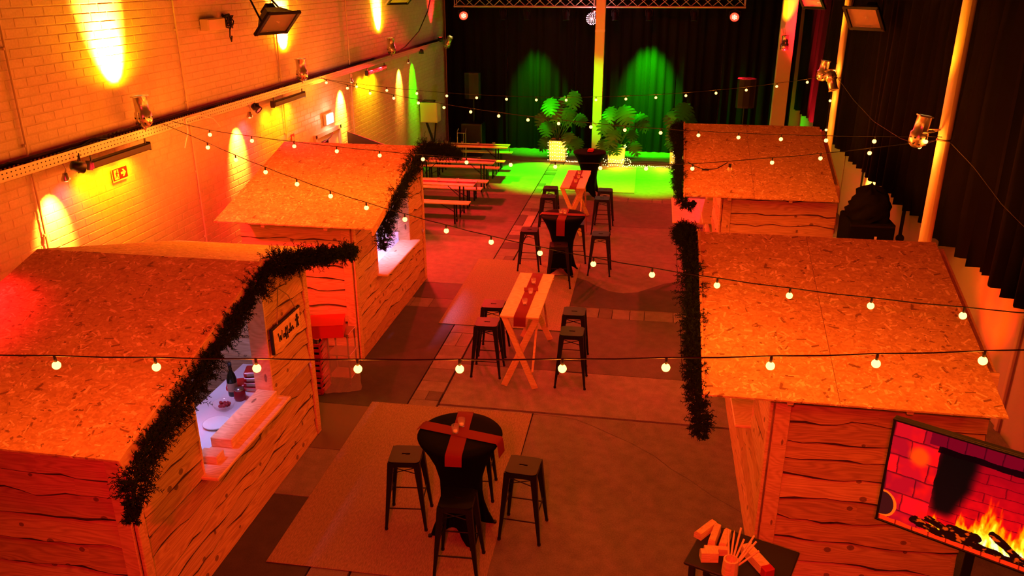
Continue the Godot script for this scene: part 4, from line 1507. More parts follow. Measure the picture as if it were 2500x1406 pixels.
func stall(called: String, label: String, s: float, fx: float, zc: float, hw: float, depth: float, roof_front: float, roof_back: float, hr: float, he: float, half: float, o0: float, o1: float, sd: int, light: float, lean := 0.0) -> Node3D:
	var t := thing(called, label, "market stall", Vector3(fx, 0.004, zc), 0.0, "wooden market stalls")
	var m := (hr - he) / half
	var wall_top := hr - m * (hw + 0.02) - 0.04
	var inw := -s           # direction from the front into the stall
	var fb := Basis(Vector3.UP, s * PI / 2)
	# corner posts
	for a in [0.0, depth]:
		for z in [hw, -hw]:
			var st := S()
			box(st, Vector3(inw * (a + (0.05 if a == 0.0 else -0.05)), wall_top / 2, z - signf(z) * 0.05), Vector3(0.1, wall_top, 0.1), 0.01)
			part(t, "post", st, M.timber)
	# corner boards that cover the plank ends
	for z in [hw + 0.035, -hw - 0.035]:
		var st := S()
		box(st, Vector3(inw * 0.06, wall_top / 2, z), Vector3(0.13, wall_top, 0.03), 0.006)
		part(t, "corner_board", st, M.timber)
		st = S()
		box(st, Vector3(-inw * 0.035, wall_top / 2, z - signf(z) * 0.05), Vector3(0.03, wall_top, 0.10), 0.006)
		part(t, "corner_board", st, M.timber)
	# boarded sides and back
	board_wall(t, Vector3(inw * (depth / 2 + 0.06), 0, hw + 0.004), Basis.IDENTITY, depth - 0.12, 0.0, wall_top, sd + 1)
	board_wall(t, Vector3(inw * (depth / 2 + 0.06), 0, -hw - 0.004), Basis(Vector3.UP, PI), depth - 0.12, 0.0, wall_top, sd + 2)
	board_wall(t, Vector3(inw * (depth + 0.004), 0, 0), Basis(Vector3.UP, -s * PI / 2), hw * 2 - 0.1, 0.0, wall_top, sd + 3)
	# front: apron under the counter and a panel each side of the opening
	board_wall(t, Vector3(-inw * 0.004, 0, 0), fb, hw * 2 - 0.16, 0.0, 0.98, sd + 4, 0.19)
	board_wall(t, Vector3(-inw * 0.004, 0, (o0 + hw - 0.08) / 2), fb, hw - 0.08 - o0, 0.99, wall_top + 0.02, sd + 5, 0.22)
	board_wall(t, Vector3(-inw * 0.004, 0, (o1 - hw + 0.08) / 2), fb, o1 + hw - 0.08, 0.99, wall_top + 0.02, sd + 6, 0.22)
	var st := S()
	var gz := hw - 0.02
	slab(st, PackedVector2Array([Vector2(-gz, wall_top), Vector2(gz, wall_top), Vector2(0, hr - 0.06)]), 0.02, Vector3(inw * 0.02, 0, 0), Basis(Vector3.UP, PI / 2))
	part(t, "gable_board", st, M.timber)
	st = S()
	slab(st, PackedVector2Array([Vector2(-gz, wall_top), Vector2(gz, wall_top), Vector2(0, hr - 0.06)]), 0.02, Vector3(inw * (depth - 0.02), 0, 0), Basis(Vector3.UP, PI / 2))
	part(t, "gable_board", st, M.timber)
	# opening: lining boards, counter shelf outside, worktop inside
	for z in [o0 - 0.012, o1 + 0.012]:
		st = S()
		box(st, Vector3(inw * 0.06, (1.0 + wall_top) / 2, z), Vector3(0.2, wall_top - 1.0, 0.024), 0.004)
		part(t, "lining_board", st, M.planed)
	st = S()
	box(st, Vector3(inw * -0.03, 1.0, (o0 + o1) / 2), Vector3(0.34, 0.035, o0 - o1 + 0.1), 0.008)
	part(t, "counter_shelf", st, M.planed)
	st = S()
	box(st, Vector3(inw * 0.48, 0.9, 0), Vector3(0.62, 0.03, hw * 2 - 0.24), 0.006)
	for z in [hw - 0.3, -hw + 0.3]:
		box(st, Vector3(inw * 0.7, 0.44, z), Vector3(0.06, 0.88, 0.06), 0.005)
	part(t, "worktop", st, mat("white_worktop", Color(0.86, 0.85, 0.84), 0.4) if not M.has("white_worktop") else M.white_worktop)
	# roof: two sheets a side, gable boards, ridge beam, rafters
	var xf := roof_front - fx
	var xb := roof_back - fx
	var x0 := minf(xf, xb)
	var x1 := maxf(xf, xb)
	var xm := lerpf(x0, x1, 0.46)
	for z in [half, -half]:
		roof_sheet(t, x0, xm - 0.002, he, z, hr, 0.0, sd * 0.37)
		roof_sheet(t, xm + 0.002, x1, he, z, hr, 0.0, sd * 0.61 + 0.4)
		var a := Vector3(xf, he - 0.035, z)
		var b := Vector3(xf, hr - 0.035, 0)
		st = S()
		box(st, (a + b) / 2 + Vector3(s * 0.013, 0, 0), Vector3(0.024, 0.12, a.distance_to(b) + 0.02), 0.004, look(b - a))
		part(t, "barge_board", st, M.timber)
		for x in [lerpf(xf, xb, 0.3), lerpf(xf, xb, 0.7)]:
			var p := Vector3(x, he - 0.05, z * 0.985)
			var q := Vector3(x, hr - 0.075, 0)
			st = S()
			box(st, (p + q) / 2, Vector3(0.05, 0.06, p.distance_to(q) - 0.04), 0.004, look(q - p))
			part(t, "rafter", st, M.timber)
	st = S()
	box(st, Vector3((x0 + x1) / 2, hr - 0.11, 0), Vector3(x1 - x0 - 0.1, 0.1, 0.05), 0.004)
	part(t, "ridge_beam", st, M.timber)
	if light > 0:
		var lt := Node3D.new()
		lt.name = "tube_lamp"
		t.add_child(lt)
		lt.position = Vector3(inw * 0.55, wall_top - 0.12, (o0 + o1) / 2 - 0.05)
		st = S()
		box(st, Vector3(0, 0.035, 0), Vector3(0.06, 0.03, 1.24), 0.005)
		part(lt, "housing", st, M.white_paint)
		st = S()
		bar(st, Vector3(0, 0, -0.58), Vector3(0, 0, 0.58), 0.013, 0.013, 10)
		part(lt, "tube_glow", st, M.cold_glow)
		for k in 3:
			spot(lt, COLD, light / 3.0, Vector3(0, -0.03, (k - 1) * 0.4), Vector3(inw * lean, -1, 0), 33.0, 0.5, 0.04)
		spot(lt, COLD, light * 0.8, Vector3(0, -0.03, -0.3), Vector3(inw * 0.35, -0.55, -1), 50.0, 0.8, 0.04)
	return t

func build_stalls() -> void:
	stall("market_stall", "market stall with Waffeln sign and dark garland, standing by the brick wall", 1.0, -3.84, -6.405, 1.695, 1.74, -3.40, -5.66, 2.80, 2.17, 2.27, 0.755, -0.695, 100, 2.0, -0.06)
	stall("market_stall", "market stall with a white-lit empty counter, in front of the beer benches", 1.0, -3.99, -11.785, 1.715, 1.6, -3.46, -5.63, 2.80, 2.19, 2.33, 0.815, -0.865, 200, 7.0, -0.14)
	stall("market_stall", "market stall behind the television, its roof under two festoon strings", -1.0, 1.17, -8.12, 1.70, 1.68, 0.53, 2.77, 2.76, 2.07, 2.2, 0.75, -0.75, 300, 0.0)
	var fr := stall("market_stall", "market stall near the stage with a deep fold-out counter", -1.0, 1.17, -14.67, 1.70, 1.72, 0.54, 2.80, 2.76, 2.02, 2.2, 0.10, -1.45, 400, 0.0)
	var st := S()
	box(st, Vector3(-0.45, 0.985, -0.72), Vector3(0.56, 0.03, 1.75), 0.006)
	for z in [0.0, -1.4]:
		tube(st, [Vector3(-0.62, 0.97, z), Vector3(-0.02, 0.55, z)], 0.02, 6)
	part(fr, "fold_out_counter", st, M.planed)
	# gingerbread sign
	waffle_sign()
	# things on the waffle stall's counter
	st = S()
	box(st, Vector3.ZERO, Vector3(0.22, 0.10, 0.98), 0.008)
	solo("raised_ledge", st, M.planed, "long pale wooden ledge lying on the waffle counter shelf", "ledge", Vector3(-3.86, 1.073, -6.57))
	st = S()
	box(st, Vector3.ZERO, Vector3(0.2, 0.075, 0.14), 0.006)
	solo("wood_block", st, M.planed, "small wooden block at the end of the waffle counter shelf", "block", Vector3(-3.86, 1.06, -5.88))
	st = S()
	lathe(st, [[0.0, 0.0], [0.08, 0.0], [0.13, 0.012], [0.14, 0.03], [0.13, 0.028], [0.08, 0.012], [0.0, 0.01]], 28)
	solo("plate", st, M.white_paint, "round white plate glowing lavender on the waffle worktop", "plate", Vector3(-4.22, 0.92, -6.62))
	st = S()
	lathe(st, [[0.0, 0.0], [0.06, 0.0], [0.1, 0.03], [0.12, 0.08], [0.115, 0.08], [0.095, 0.035], [0.0, 0.012]], 24)
	solo("glass_bowl", st, M.glass, "clear bowl of red berries on the waffle worktop", "bowl", Vector3(-4.3, 0.92, -6.93))
	var r := RandomNumberGenerator.new()
	r.seed = 3
	for k in 18:
		var b := S()
		lathe(b, ball_profile(0.019, 6), 8)
		var a := r.randf() * TAU
		var q := sqrt(r.randf()) * 0.06
		solo("berry", b, M.berry, "dark red berry in the clear bowl on the waffle worktop", "berry", Vector3(-4.3 + cos(a) * q, 0.952 + 0.016 * (k % 3), -6.93 + sin(a) * q), Basis.IDENTITY, "berries in the bowl")
	st = S()
	box(st, Vector3.ZERO, Vector3(0.14, 0.03, 0.14), 0.008)
	solo("napkin_stack", st, M.white_paint, "white napkin stack between plate and berries on the worktop", "napkins", Vector3(-4.08, 0.937, -6.84))
	var jar := thing("preserve_jar", "red preserve jar with a glass lid on the waffle worktop", "jar", Vector3(-4.24, 0.92, -7.16))
	st = S()
	lathe(st, [[0.0, 0.0], [0.055, 0.0], [0.062, 0.02], [0.06, 0.1], [0.045, 0.115]], 20)
	part(jar, "jar_body", st, M.berry)
	st = S()
	lathe(st, [[0.048, 0.115], [0.05, 0.13], [0.0, 0.14]], 20)
	part(jar, "lid", st, M.brushed)
	var bt := thing("bottle", "dark green bottle standing on the waffle worktop", "bottle", Vector3(-4.36, 0.92, -7.24))
	st = S()
	lathe(st, [[0.0, 0.0], [0.05, 0.0], [0.053, 0.02], [0.053, 0.2], [0.04, 0.25], [0.018, 0.3], [0.018, 0.37]], 20)
	part(bt, "bottle_glass", st, M.green_bottle)
	st = S()
	lathe(st, [[0.02, 0.355], [0.021, 0.39], [0.0, 0.392]], 14)
	part(bt, "cap", st, M.ink)
	st = S()
	lathe(st, [[0.0538, 0.06], [0.0538, 0.16]], 20)
	part(bt, "bottle_label", st, M.paper)
	for k in 5:
		var tin := thing("red_tin", ["lowest red tin in the stack on the waffle worktop", "second red tin of the stack on the waffle worktop", "third red tin of the stack on the waffle worktop", "topmost red tin of the stack on the waffle worktop", "single red tin beside the stacked tins on the worktop"][k], "tin", Vector3(-4.18 if k < 4 else -4.42, 0.921 + (0.062 * k if k < 4 else 0.0), -7.42), 0.1 * k, "red tins on the waffle worktop")
		st = S()
		box(st, Vector3(0, 0.03, 0), Vector3(0.2, 0.055, 0.2), 0.012)
		part(tin, "tin_body", st, M.red_plastic)
		st = S()
		box(st, Vector3(0, 0.03, 0.101), Vector3(0.13, 0.03, 0.004), 0.001)
		box(st, Vector3(0.101, 0.03, 0), Vector3(0.004, 0.03, 0.13), 0.001)
		part(tin, "paper_label", st, M.paper)
	# garlands along the gables
	garland("dark fir garland up the waffle stall gable and over its ridge", [Vector3(-3.30, 1.78, -4.02), Vector3(-3.31, 2.0, -4.13), Vector3(-3.33, 2.12, -4.32), Vector3(-3.34, 2.30, -5.0), Vector3(-3.34, 2.52, -5.7), Vector3(-3.34, 2.76, -6.42), Vector3(-3.34, 2.55, -7.3), Vector3(-3.34, 2.28, -8.25), Vector3(-3.34, 2.22, -8.5)], 0.185, 1)
	garland("dark fir garland on the gable of the white-lit stall", [Vector3(-3.44, 1.82, -9.78), Vector3(-3.42, 2.05, -9.86), Vector3(-3.42, 2.3, -10.2), Vector3(-3.42, 2.52, -10.9), Vector3(-3.4, 2.77, -11.75), Vector3(-3.4, 2.6, -12.5), Vector3(-3.4, 2.38, -13.5), Vector3(-3.4, 2.2, -14.0)], 0.190, 2)
	garland("dark fir garland hanging down the gable of the stall behind the television", [Vector3(0.47, 1.93, -10.3), Vector3(0.44, 2.12, -10.1), Vector3(0.42, 2.5, -9.0), Vector3(0.42, 2.7, -8.1), Vector3(0.44, 2.52, -7.4), Vector3(0.44, 2.26, -6.6), Vector3(0.46, 2.06, -5.95), Vector3(0.5, 1.9, -5.85), Vector3(0.53, 1.74, -5.83)], 0.160, 3)
	garland("dark fir garland on the gable of the stall near the stage", [Vector3(0.46, 2.1, -16.9), Vector3(0.44, 2.5, -15.4), Vector3(0.44, 2.7, -14.67), Vector3(0.44, 2.4, -13.6), Vector3(0.43, 2.1, -12.7), Vector3(0.5, 1.92, -12.45), Vector3(0.62, 1.86, -12.42), Vector3(0.70, 1.95, -12.40)], 0.170, 4)
	between_stalls()

func waffle_sign() -> void:
	# hangs on the boards beside the opening, face towards +x; its right runs towards -z
	var t := thing("waffle_sign", "small wooden Waffeln sign with a gingerbread figure, hung on a rope", "sign", Vector3(-3.775, 1.65, -7.46), PI / 2)
	var st := S()
	box(st, Vector3(0, 0, 0.006), Vector3(0.68, 0.26, 0.018), 0.003)
	part(t, "board", st, M.planed)
	st = S()
	box(st, Vector3(-0.34, 0, 0.008), Vector3(0.03, 0.29, 0.03), 0.004)
	box(st, Vector3(0, 0.135, 0.008), Vector3(0.7, 0.026, 0.03), 0.004)
	part(t, "bark_edge", st, M.ink)
	st = S()
	tube(st, [Vector3(-0.2, 0.145, 0.012), Vector3(-0.16, 0.36, 0.02), Vector3(-0.13, 0.53, 0.03)], 0.006, 5)
	tube(st, [Vector3(0.26, 0.145, 0.012), Vector3(0.1, 0.36, 0.02), Vector3(-0.13, 0.53, 0.03)], 0.006, 5)
	part(t, "rope", st, M.paper)
	var strokes := [
		[[0, .9], [.05, .97], [.12, .6], [.18, .05], [.3, .6], [.36, .1], [.42, .05], [.55, .7], [.6, .95], [.54, 1.0]],
		[[.88, .4], [.78, .45], [.7, .3], [.73, .08], [.83, .08], [.9, .42], [.9, .1], [.97, .06], [1.03, .25]],
		[[1.03, .25], [1.13, .8], [1.09, .98], [1.03, .8], [1.04, .2], [1.05, -.3], [1.12, -.28], [1.1, .08], [1.22, .25]],
		[[1.22, .25], [1.34, .8], [1.3, .98], [1.24, .8], [1.25, .2], [1.26, -.3], [1.33, -.28], [1.31, .08], [1.44, .2]],
		[[1.44, .2], [1.58, .3], [1.54, .46], [1.46, .35], [1.47, .1], [1.56, .03], [1.66, .2]],
		[[1.66, .2], [1.78, .8], [1.74, .97], [1.69, .7], [1.7, .1], [1.78, .05], [1.86, .3]],
		[[1.86, .42], [1.88, .05], [1.9, .3], [1.99, .45], [2.05, .35], [2.05, .1], [2.12, .04], [2.2, .18]]]
	st = S()
	for s in strokes:
		for k in s.size() - 1:
			var a := Vector3(s[k][0] * 0.175 - 0.22, s[k][1] * 0.105 - 0.06, 0.0175)
			var b := Vector3(s[k + 1][0] * 0.175 - 0.22, s[k + 1][1] * 0.105 - 0.06, 0.0175)
			var w := 0.015 if s[k + 1][1] < s[k][1] else 0.008
			var d := b - a
			box(st, (a + b) / 2, Vector3(d.length() + 0.006, w, 0.004), 0.0, Basis(Vector3.BACK, atan2(d.y, d.x)))
	part(t, "lettering", st, M.ink)
	st = S()
	var hd := []
	for k in 12:
		hd.append([0.258 + 0.024 * cos(TAU * k / 12), 0.055 + 0.024 * sin(TAU * k / 12)])
	on_wall(st, hd, 0.004)
	on_wall(st, [[0.246, 0.036], [0.27, 0.036], [0.303, 0.03], [0.303, 0.008], [0.276, 0.004], [0.28, -0.03], [0.296, -0.07], [0.272, -0.078], [0.258, -0.045], [0.244, -0.078], [0.22, -0.07], [0.236, -0.03], [0.24, 0.004], [0.213, 0.008], [0.213, 0.03]], 0.004)
	part(t, "gingerbread_figure", st, M.ink, Vector3(0, 0, 0.0155))

# fir garland: short twigs with needle blades all round a path
func garland(label: String, path: Array, rad: float, sd: int) -> void:
	var c := Curve3D.new()
	for p in path:
		c.add_point(p)
	var r := RandomNumberGenerator.new()
	r.seed = sd
	var v := PackedVector3Array()
	var L := c.get_baked_length()
	var nz := noise(1.6, sd, 2)
	var d := 0.0
	while d < L:
		var p := c.sample_baked(d)
		var e := c.sample_baked(minf(d + 0.05, L))
		var b := c.sample_baked(maxf(d - 0.05, 0.0))
		var f := frame_of(e - b)
		var taper := clampf(minf(d, L - d) / 0.14, 0.45, 1.0)
		var R := rad * taper * (0.78 + 0.75 * nz.get_noise_1d(d * 2.2))
		for k in 12:
			var a := r.randf() * TAU
			var out := (f.x * cos(a) + f.z * sin(a) + f.y * r.randf_range(-0.6, 0.8)).normalized()
			var tl := R * r.randf_range(0.55, 1.0)
			var tf := frame_of(out)
			for j in 15:
				var at := p + out * tl * (j + 5.0) / 19.0
				var ba := r.randf() * TAU
				var nd := ((tf.x * cos(ba) + tf.z * sin(ba)) * 1.0 + out * 0.55).normalized()
				var sd2 := nd.cross(out).normalized() * 0.004
				var tip := at + nd * r.randf_range(0.018, 0.032)
				v.append_array([at - sd2, at + sd2, tip])
				v.append_array([at - out * 0.004, at + out * 0.004, tip])
		d += 0.018
	var o := thing("fir_garland", label, "garland", Vector3.ZERO, 0.0, "fir garlands on the gables")
	var n := part(o, "needles", mesh_of(v), M.pine_needles)
	n.set_meta("kind", "stuff")
	var pts := []
	d = 0.0
	while d <= L:
		pts.append(c.sample_baked(d))
		d += 0.1
	var st := S()
	tube(st, pts, 0.012, 6)
	part(o, "core", st, M.pine_needles)

func between_stalls() -> void:
	# drinks crates, a red box on top and a sheet of film in the gap between the two stalls
	for k in 3:
		var cr := thing("drinks_crate", ["lowest red drinks crate stacked between the two stalls", "middle red drinks crate stacked between the two stalls", "upper red drinks crate stacked between the two stalls"][k], "crate", Vector3(-4.32, 0.005 + 0.25 * k, -9.12), 0.05 * k, "drinks crates between the stalls")
		var st := S()
		box(st, Vector3(0, 0.015, 0), Vector3(0.4, 0.03, 0.3), 0.004)
		for z in [0.145, -0.145]:
			for y in [0.06, 0.14, 0.215]:
				box(st, Vector3(0, y, z), Vector3(0.4, 0.045, 0.012), 0.003)
		for x in [0.194, -0.194]:
			for y in [0.06, 0.14, 0.215]:
				box(st, Vector3(x, y, 0), Vector3(0.012, 0.045, 0.3), 0.003)
			for z in [0.14, -0.14]:
				box(st, Vector3(x, 0.12, z), Vector3(0.02, 0.235, 0.02), 0.003)
		part(cr, "crate_body", st, M.red_plastic)
		for i in 4:
			for j in 3:
				st = S()
				lathe(st, [[0.0, 0.032], [0.03, 0.032], [0.03, 0.14], [0.014, 0.19], [0.014, 0.225], [0.0, 0.226]], 8, Vector3((i - 1.5) * 0.09, 0, (j - 1) * 0.09))
				part(cr, "bottle_in_crate", st, M.green_bottle if (i + j) % 2 else M.paper)
	var t := thing("red_box", "closed red cardboard box on top between the two stalls", "box", Vector3(-4.1, 0.775, -9.28), 0.28)
	var st := S()
	box(st, Vector3(0, 0.09, 0), Vector3(0.44, 0.18, 0.36), 0.006)
	part(t, "box_body", st, M.red_card)
	st = S()
	box(st, Vector3(0, 0.184, 0), Vector3(0.46, 0.014, 0.38), 0.005)
	part(t, "lid", st, M.red_card)
	t = thing("shelf_trolley", "low grey trolley under the red box between the stalls", "trolley", Vector3(-3.98, 0.006, -9.42))
	for x in [-0.14, 0.14]:
		for z in [-0.13, 0.13]:
			st = S()
			bar(st, Vector3(x, 0.05, z), Vector3(x, 0.765, z), 0.012, 0.012, 8)
			bar(st, Vector3(x - 0.008, 0.025, z), Vector3(x + 0.008, 0.025, z), 0.025, 0.025, 10)
			part(t, "leg", st, M.brushed)
	for y in [0.12, 0.45, 0.757]:
		st = S()
		box(st, Vector3(0, y, 0), Vector3(0.32, 0.012, 0.3), 0.003)
		part(t, "shelf", st, M.brushed)
	# clear film draped over its front
	st = S()
	st.set_smooth_group(1)
	var nz := noise(1.2, 77, 3)
	var g := []
	for i in 13:
		var row := []
		for j in 13:
			var x := lerpf(-0.24, 0.24, i / 12.0)
			var y := lerpf(0.73, 0.02, j / 12.0)
			row.append(Vector3(x + 0.02 * nz.get_noise_2d(i * 2.0, j), y, 0.03 + 0.14 * j / 12.0 + 0.035 * nz.get_noise_2d(i * 3.0, j * 1.5 + 40)))
		g.append(row)
	for i in 12:
		for j in 12:
			quad(st, g[i][j + 1], g[i + 1][j + 1], g[i + 1][j], g[i][j])
	solo("plastic_film", st, M.film, "crumpled clear plastic film hanging in front of the trolley", "plastic film", Vector3(-3.93, 0.0, -9.24), Basis(Vector3.UP, 0.35))

# ---------------------------------------------------------------- furniture in the aisle
func rounded(w: float, h: float, r: float, n := 4) -> PackedVector2Array:
	var p := PackedVector2Array()
	for c in [[w / 2 - r, h / 2 - r, 0.0], [-w / 2 + r, h / 2 - r, PI / 2], [-w / 2 + r, -h / 2 + r, PI], [w / 2 - r, -h / 2 + r, PI * 1.5]]:
		for k in n + 1:
			var a: float = c[2] + PI / 2 * k / n
			p.append(Vector2(c[0] + r * cos(a), c[1] + r * sin(a)))
	return p

func make_stool() -> Node3D:
	var t := thing("bar_stool", "", "bar stool")
	var flat := Basis(Vector3.RIGHT, -PI / 2)
	# pressed seat in two halves round the grip slot
	var st := S()
	var o := rounded(0.31, 0.31, 0.045)
	for s in [-1.0, 1.0]:
		var half := PackedVector2Array()
		for p in o:
			if p.x * s > 0:
				half.append(p)
		if s > 0:
			# start and end of the half lie on the centre line
			var q := PackedVector2Array([Vector2(0, -0.155)])
			for p in half:
				if p.y < 0:
					q.append(p)
			for p in half:
				if p.y >= 0:
					q.append(p)
			q.append_array([Vector2(0, 0.155), Vector2(0, 0.012), Vector2(0.04, 0.012), Vector2(0.04, -0.012), Vector2(0, -0.012)])
			slab(st, q, 0.012, Vector3(0, 0.748, 0), flat)
			var mir := PackedVector2Array()
			for p in q:
				mir.append(Vector2(-p.x, p.y))
			mir.reverse()
			slab(st, mir, 0.012, Vector3(0, 0.748, 0), flat)
	for s in [-1.0, 1.0]:
		box(st, Vector3(0, 0.725, s * 0.149), Vector3(0.25, 0.05, 0.006))
		box(st, Vector3(s * 0.149, 0.725, 0), Vector3(0.006, 0.05, 0.25))
	part(t, "seat", st, M.black_steel)
	for sx in [-1.0, 1.0]:
		for sz in [-1.0, 1.0]:
			st = S()
			bar(st, Vector3(sx * 0.127, 0.745, sz * 0.127), Vector3(sx * 0.2, 0.012, sz * 0.2), 0.044, 0.017, 4, true, PI / 4)
			part(t, "leg", st, M.black_steel)
			st = S()
			bar(st, Vector3(sx * 0.2, 0.0, sz * 0.2), Vector3(sx * 0.2, 0.02, sz * 0.2), 0.017, 0.019, 8)
			part(t, "rubber_foot", st, M.rubber)
	for s in [-1.0, 1.0]:
		st = S()
		bar(st, Vector3(-0.18, 0.24, s * 0.178), Vector3(0.18, 0.24, s * 0.178), 0.007, 0.007, 6)
		part(t, "footrest", st, M.black_steel)
		st = S()
		bar(st, Vector3(s * 0.172, 0.32, -0.17), Vector3(s * 0.172, 0.32, 0.17), 0.007, 0.007, 6)
		part(t, "footrest", st, M.black_steel)
		for z in [0.14, -0.14]:
			st = S()
			bar(st, Vector3(-0.135, 0.70 if s > 0 else 0.62, z), Vector3(0.135, 0.62 if s > 0 else 0.70, z), 0.005, 0.005, 5)
			part(t, "cross_brace", st, M.black_steel)
	return t

func stool_at(x: float, z: float, turn: float, label: String) -> void:
	if stool_proto == null:
		stool_proto = make_stool()
		stool_proto.position = Vector3(x, 0.0135, z)
		stool_proto.rotation.y = turn
		tag(stool_proto, label, "bar stool", "black metal bar stools")
	else:
		copy(stool_proto, Vector3(x, 0.0135, z), turn, label)

# stretch cover: waisted, with a pointed lobe to each foot
func cocktail_table(at: Vector3, turn: float, label: String) -> void:
	var t := thing("cocktail_table", label, "table", at, turn, "round cocktail tables with stretch covers")
	var st := S()
	var prof := [[1.112, 0.0, 0.0], [1.112, 0.30, 0.0], [1.11, 0.395, 0.0], [1.095, 0.408, 0.0], [1.07, 0.40, 0.0], [0.95, 0.325, 0.0], [0.8, 0.255, 0.0], [0.62, 0.205, 0.005], [0.45, 0.19, 0.02], [0.3, 0.185, 0.045], [0.15, 0.19, 0.085], [0.07, 0.19, 0.12], [0.012, 0.18, 0.15]]
	var n := 40
	var rows := []
	for p in prof:
		var ring := []
		for k in n:
			var a := TAU * k / n
			var lobe := pow(absf(cos(2.0 * a)), 3.0)
			var arch := (1.0 - lobe) * (0.13 if p[0] < 0.05 else (0.06 if p[0] < 0.1 else 0.0))
			var r: float = p[1] + p[2] * (lobe * 1.25 - 0.25)
			ring.append(Vector3(cos(a) * r, p[0] + arch, sin(a) * r))
		rows.append(ring)
	st.set_smooth_group(1)
	for j in rows.size() - 1:
		for k in n:
			var m := (k + 1) % n
			quad(st, rows[j + 1][m], rows[j + 1][k], rows[j][k], rows[j][m])
	part(t, "stretch_cover", st, M.black_stretch)
	st = S()
	lathe(st, [[0.0, 1.085], [0.39, 1.085], [0.39, 1.105], [0.0, 1.106]], 32)
	part(t, "tabletop", st, M.white_paint)
	for k in 4:
		var a := TAU * k / 4
		st = S()
		bar(st, Vector3(0, 0.25, 0), Vector3(cos(a) * 0.33, 0.012, sin(a) * 0.33), 0.014, 0.014, 8)
		bar(st, Vector3(cos(a) * 0.335, 0.0, sin(a) * 0.335), Vector3(cos(a) * 0.335, 0.02, sin(a) * 0.335), 0.022, 0.02, 10)
		part(t, "foot", st, M.black_steel)

# a strip of cloth that runs over a top of length L and hangs down both ends
func runner(label: String, at: Vector3, turn: float, L: float, w: float, hang0: float, hang1: float, group: String, waves := 0.0) -> void:
	var st := S()
	var pts := [[-L / 2 - 0.03, -hang0], [-L / 2 - 0.022, -hang0 * 0.5], [-L / 2 - 0.014, -0.02], [-L / 2, 0.0]]
	for k in 7:
		pts.append([lerpf(-L / 2, L / 2, (k + 1) / 8.0), waves * sin(k * 2.1)])
	pts.append_array([[L / 2, 0.0], [L / 2 + 0.014, -0.02], [L / 2 + 0.022, -hang1 * 0.5], [L / 2 + 0.03, -hang1]])
	st.set_smooth_group(1)
	for k in pts.size() - 1:
		var a := Vector3(pts[k][0], pts[k][1], 0)
		var b := Vector3(pts[k + 1][0], pts[k + 1][1], 0)
		var h := Vector3(0, 0, w / 2)
		quad(st, a + h, b + h, b - h, a - h)
	st.set_smooth_group(2)
	for k in pts.size() - 1:
		var a := Vector3(pts[k][0], pts[k][1] - 0.002, 0)
		var b := Vector3(pts[k + 1][0], pts[k + 1][1] - 0.002, 0)
		var h := Vector3(0, 0, w / 2)
		quad(st, a - h, b - h, b + h, a + h)
	solo("table_runner", st, M.red_cloth, label, "table runner", at, Basis(Vector3.UP, turn), group)

func tealight(at: Vector3, label: String, group: String) -> void:
	var t := thing("tealight_glass", label, "candle glass", at, 0.0, group)
	var st := S()
	lathe(st, [[0.0, 0.0], [0.028, 0.0], [0.034, 0.03], [0.037, 0.08], [0.034, 0.08], [0.031, 0.03], [0.025, 0.006], [0.0, 0.006]], 16)
	part(t, "glass", st, M.glass)
	st = S()
	lathe(st, [[0.0, 0.008], [0.021, 0.008], [0.021, 0.026], [0.0, 0.026]], 12)
	part(t, "candle", st, M.wax)

func trestle_table(z: float, x: float, label: String) -> void:
	var t := thing("high_trestle_table", label, "table", Vector3(x, 0.004, z), 0.0, "high wooden trestle tables")
	var L := 1.67
	var w := 0.52
	for k in 2:
		var st := S()
		box(st, Vector3((k - 0.5) * w / 2 * 1.0, 1.035, 0), Vector3(w / 2 - 0.003, 0.028, L), 0.004)
		part(t, "top_board", st, M.planed)
	for s in [-1.0, 1.0]:
		for d in [-1.0, 1.0]:
			var a := Vector3(d * 0.215, 0.005, s * 0.80)
			var b := Vector3(-d * 0.225, 1.02, s * 0.72)
			var st := S()
			box(st, (a + b) / 2 + Vector3(0, 0, d * 0.016), Vector3(0.028, 0.085, a.distance_to(b)), 0.004, look(b - a))
			part(t, "leg", st, M.planed)
		var st := S()
		bar(st, Vector3(0, 0.515, s * 0.79), Vector3(0, 0.515, s * 0.735), 0.012, 0.012, 8)
		part(t, "bolt", st, M.brushed)
		st = S()
		box(st, Vector3(0, 1.0, s * 0.70), Vector3(0.46, 0.04, 0.03), 0.004)
		part(t, "cross_rail", st, M.planed)
		st = S()
		var p := Vector3(0.17, 0.22, s * 0.77)
		var q := Vector3(0.17, 0.98, s * 0.22)
		box(st, (p + q) / 2, Vector3(0.03, 0.02, p.distance_to(q)), 0.003, look(q - p))
		part(t, "brace", st, M.planed)

func rug(label: String, x0: float, z0: float, x1: float, z1: float, m: Material, group := "") -> void:
	var st := S()
	box(st, Vector3.ZERO, Vector3(x1 - x0, 0.008, z0 - z1), 0.003)
	solo("rug", st, m, label, "rug", Vector3((x0 + x1) / 2, 0.0085, (z0 + z1) / 2), Basis(Vector3.UP, 0.008), group)

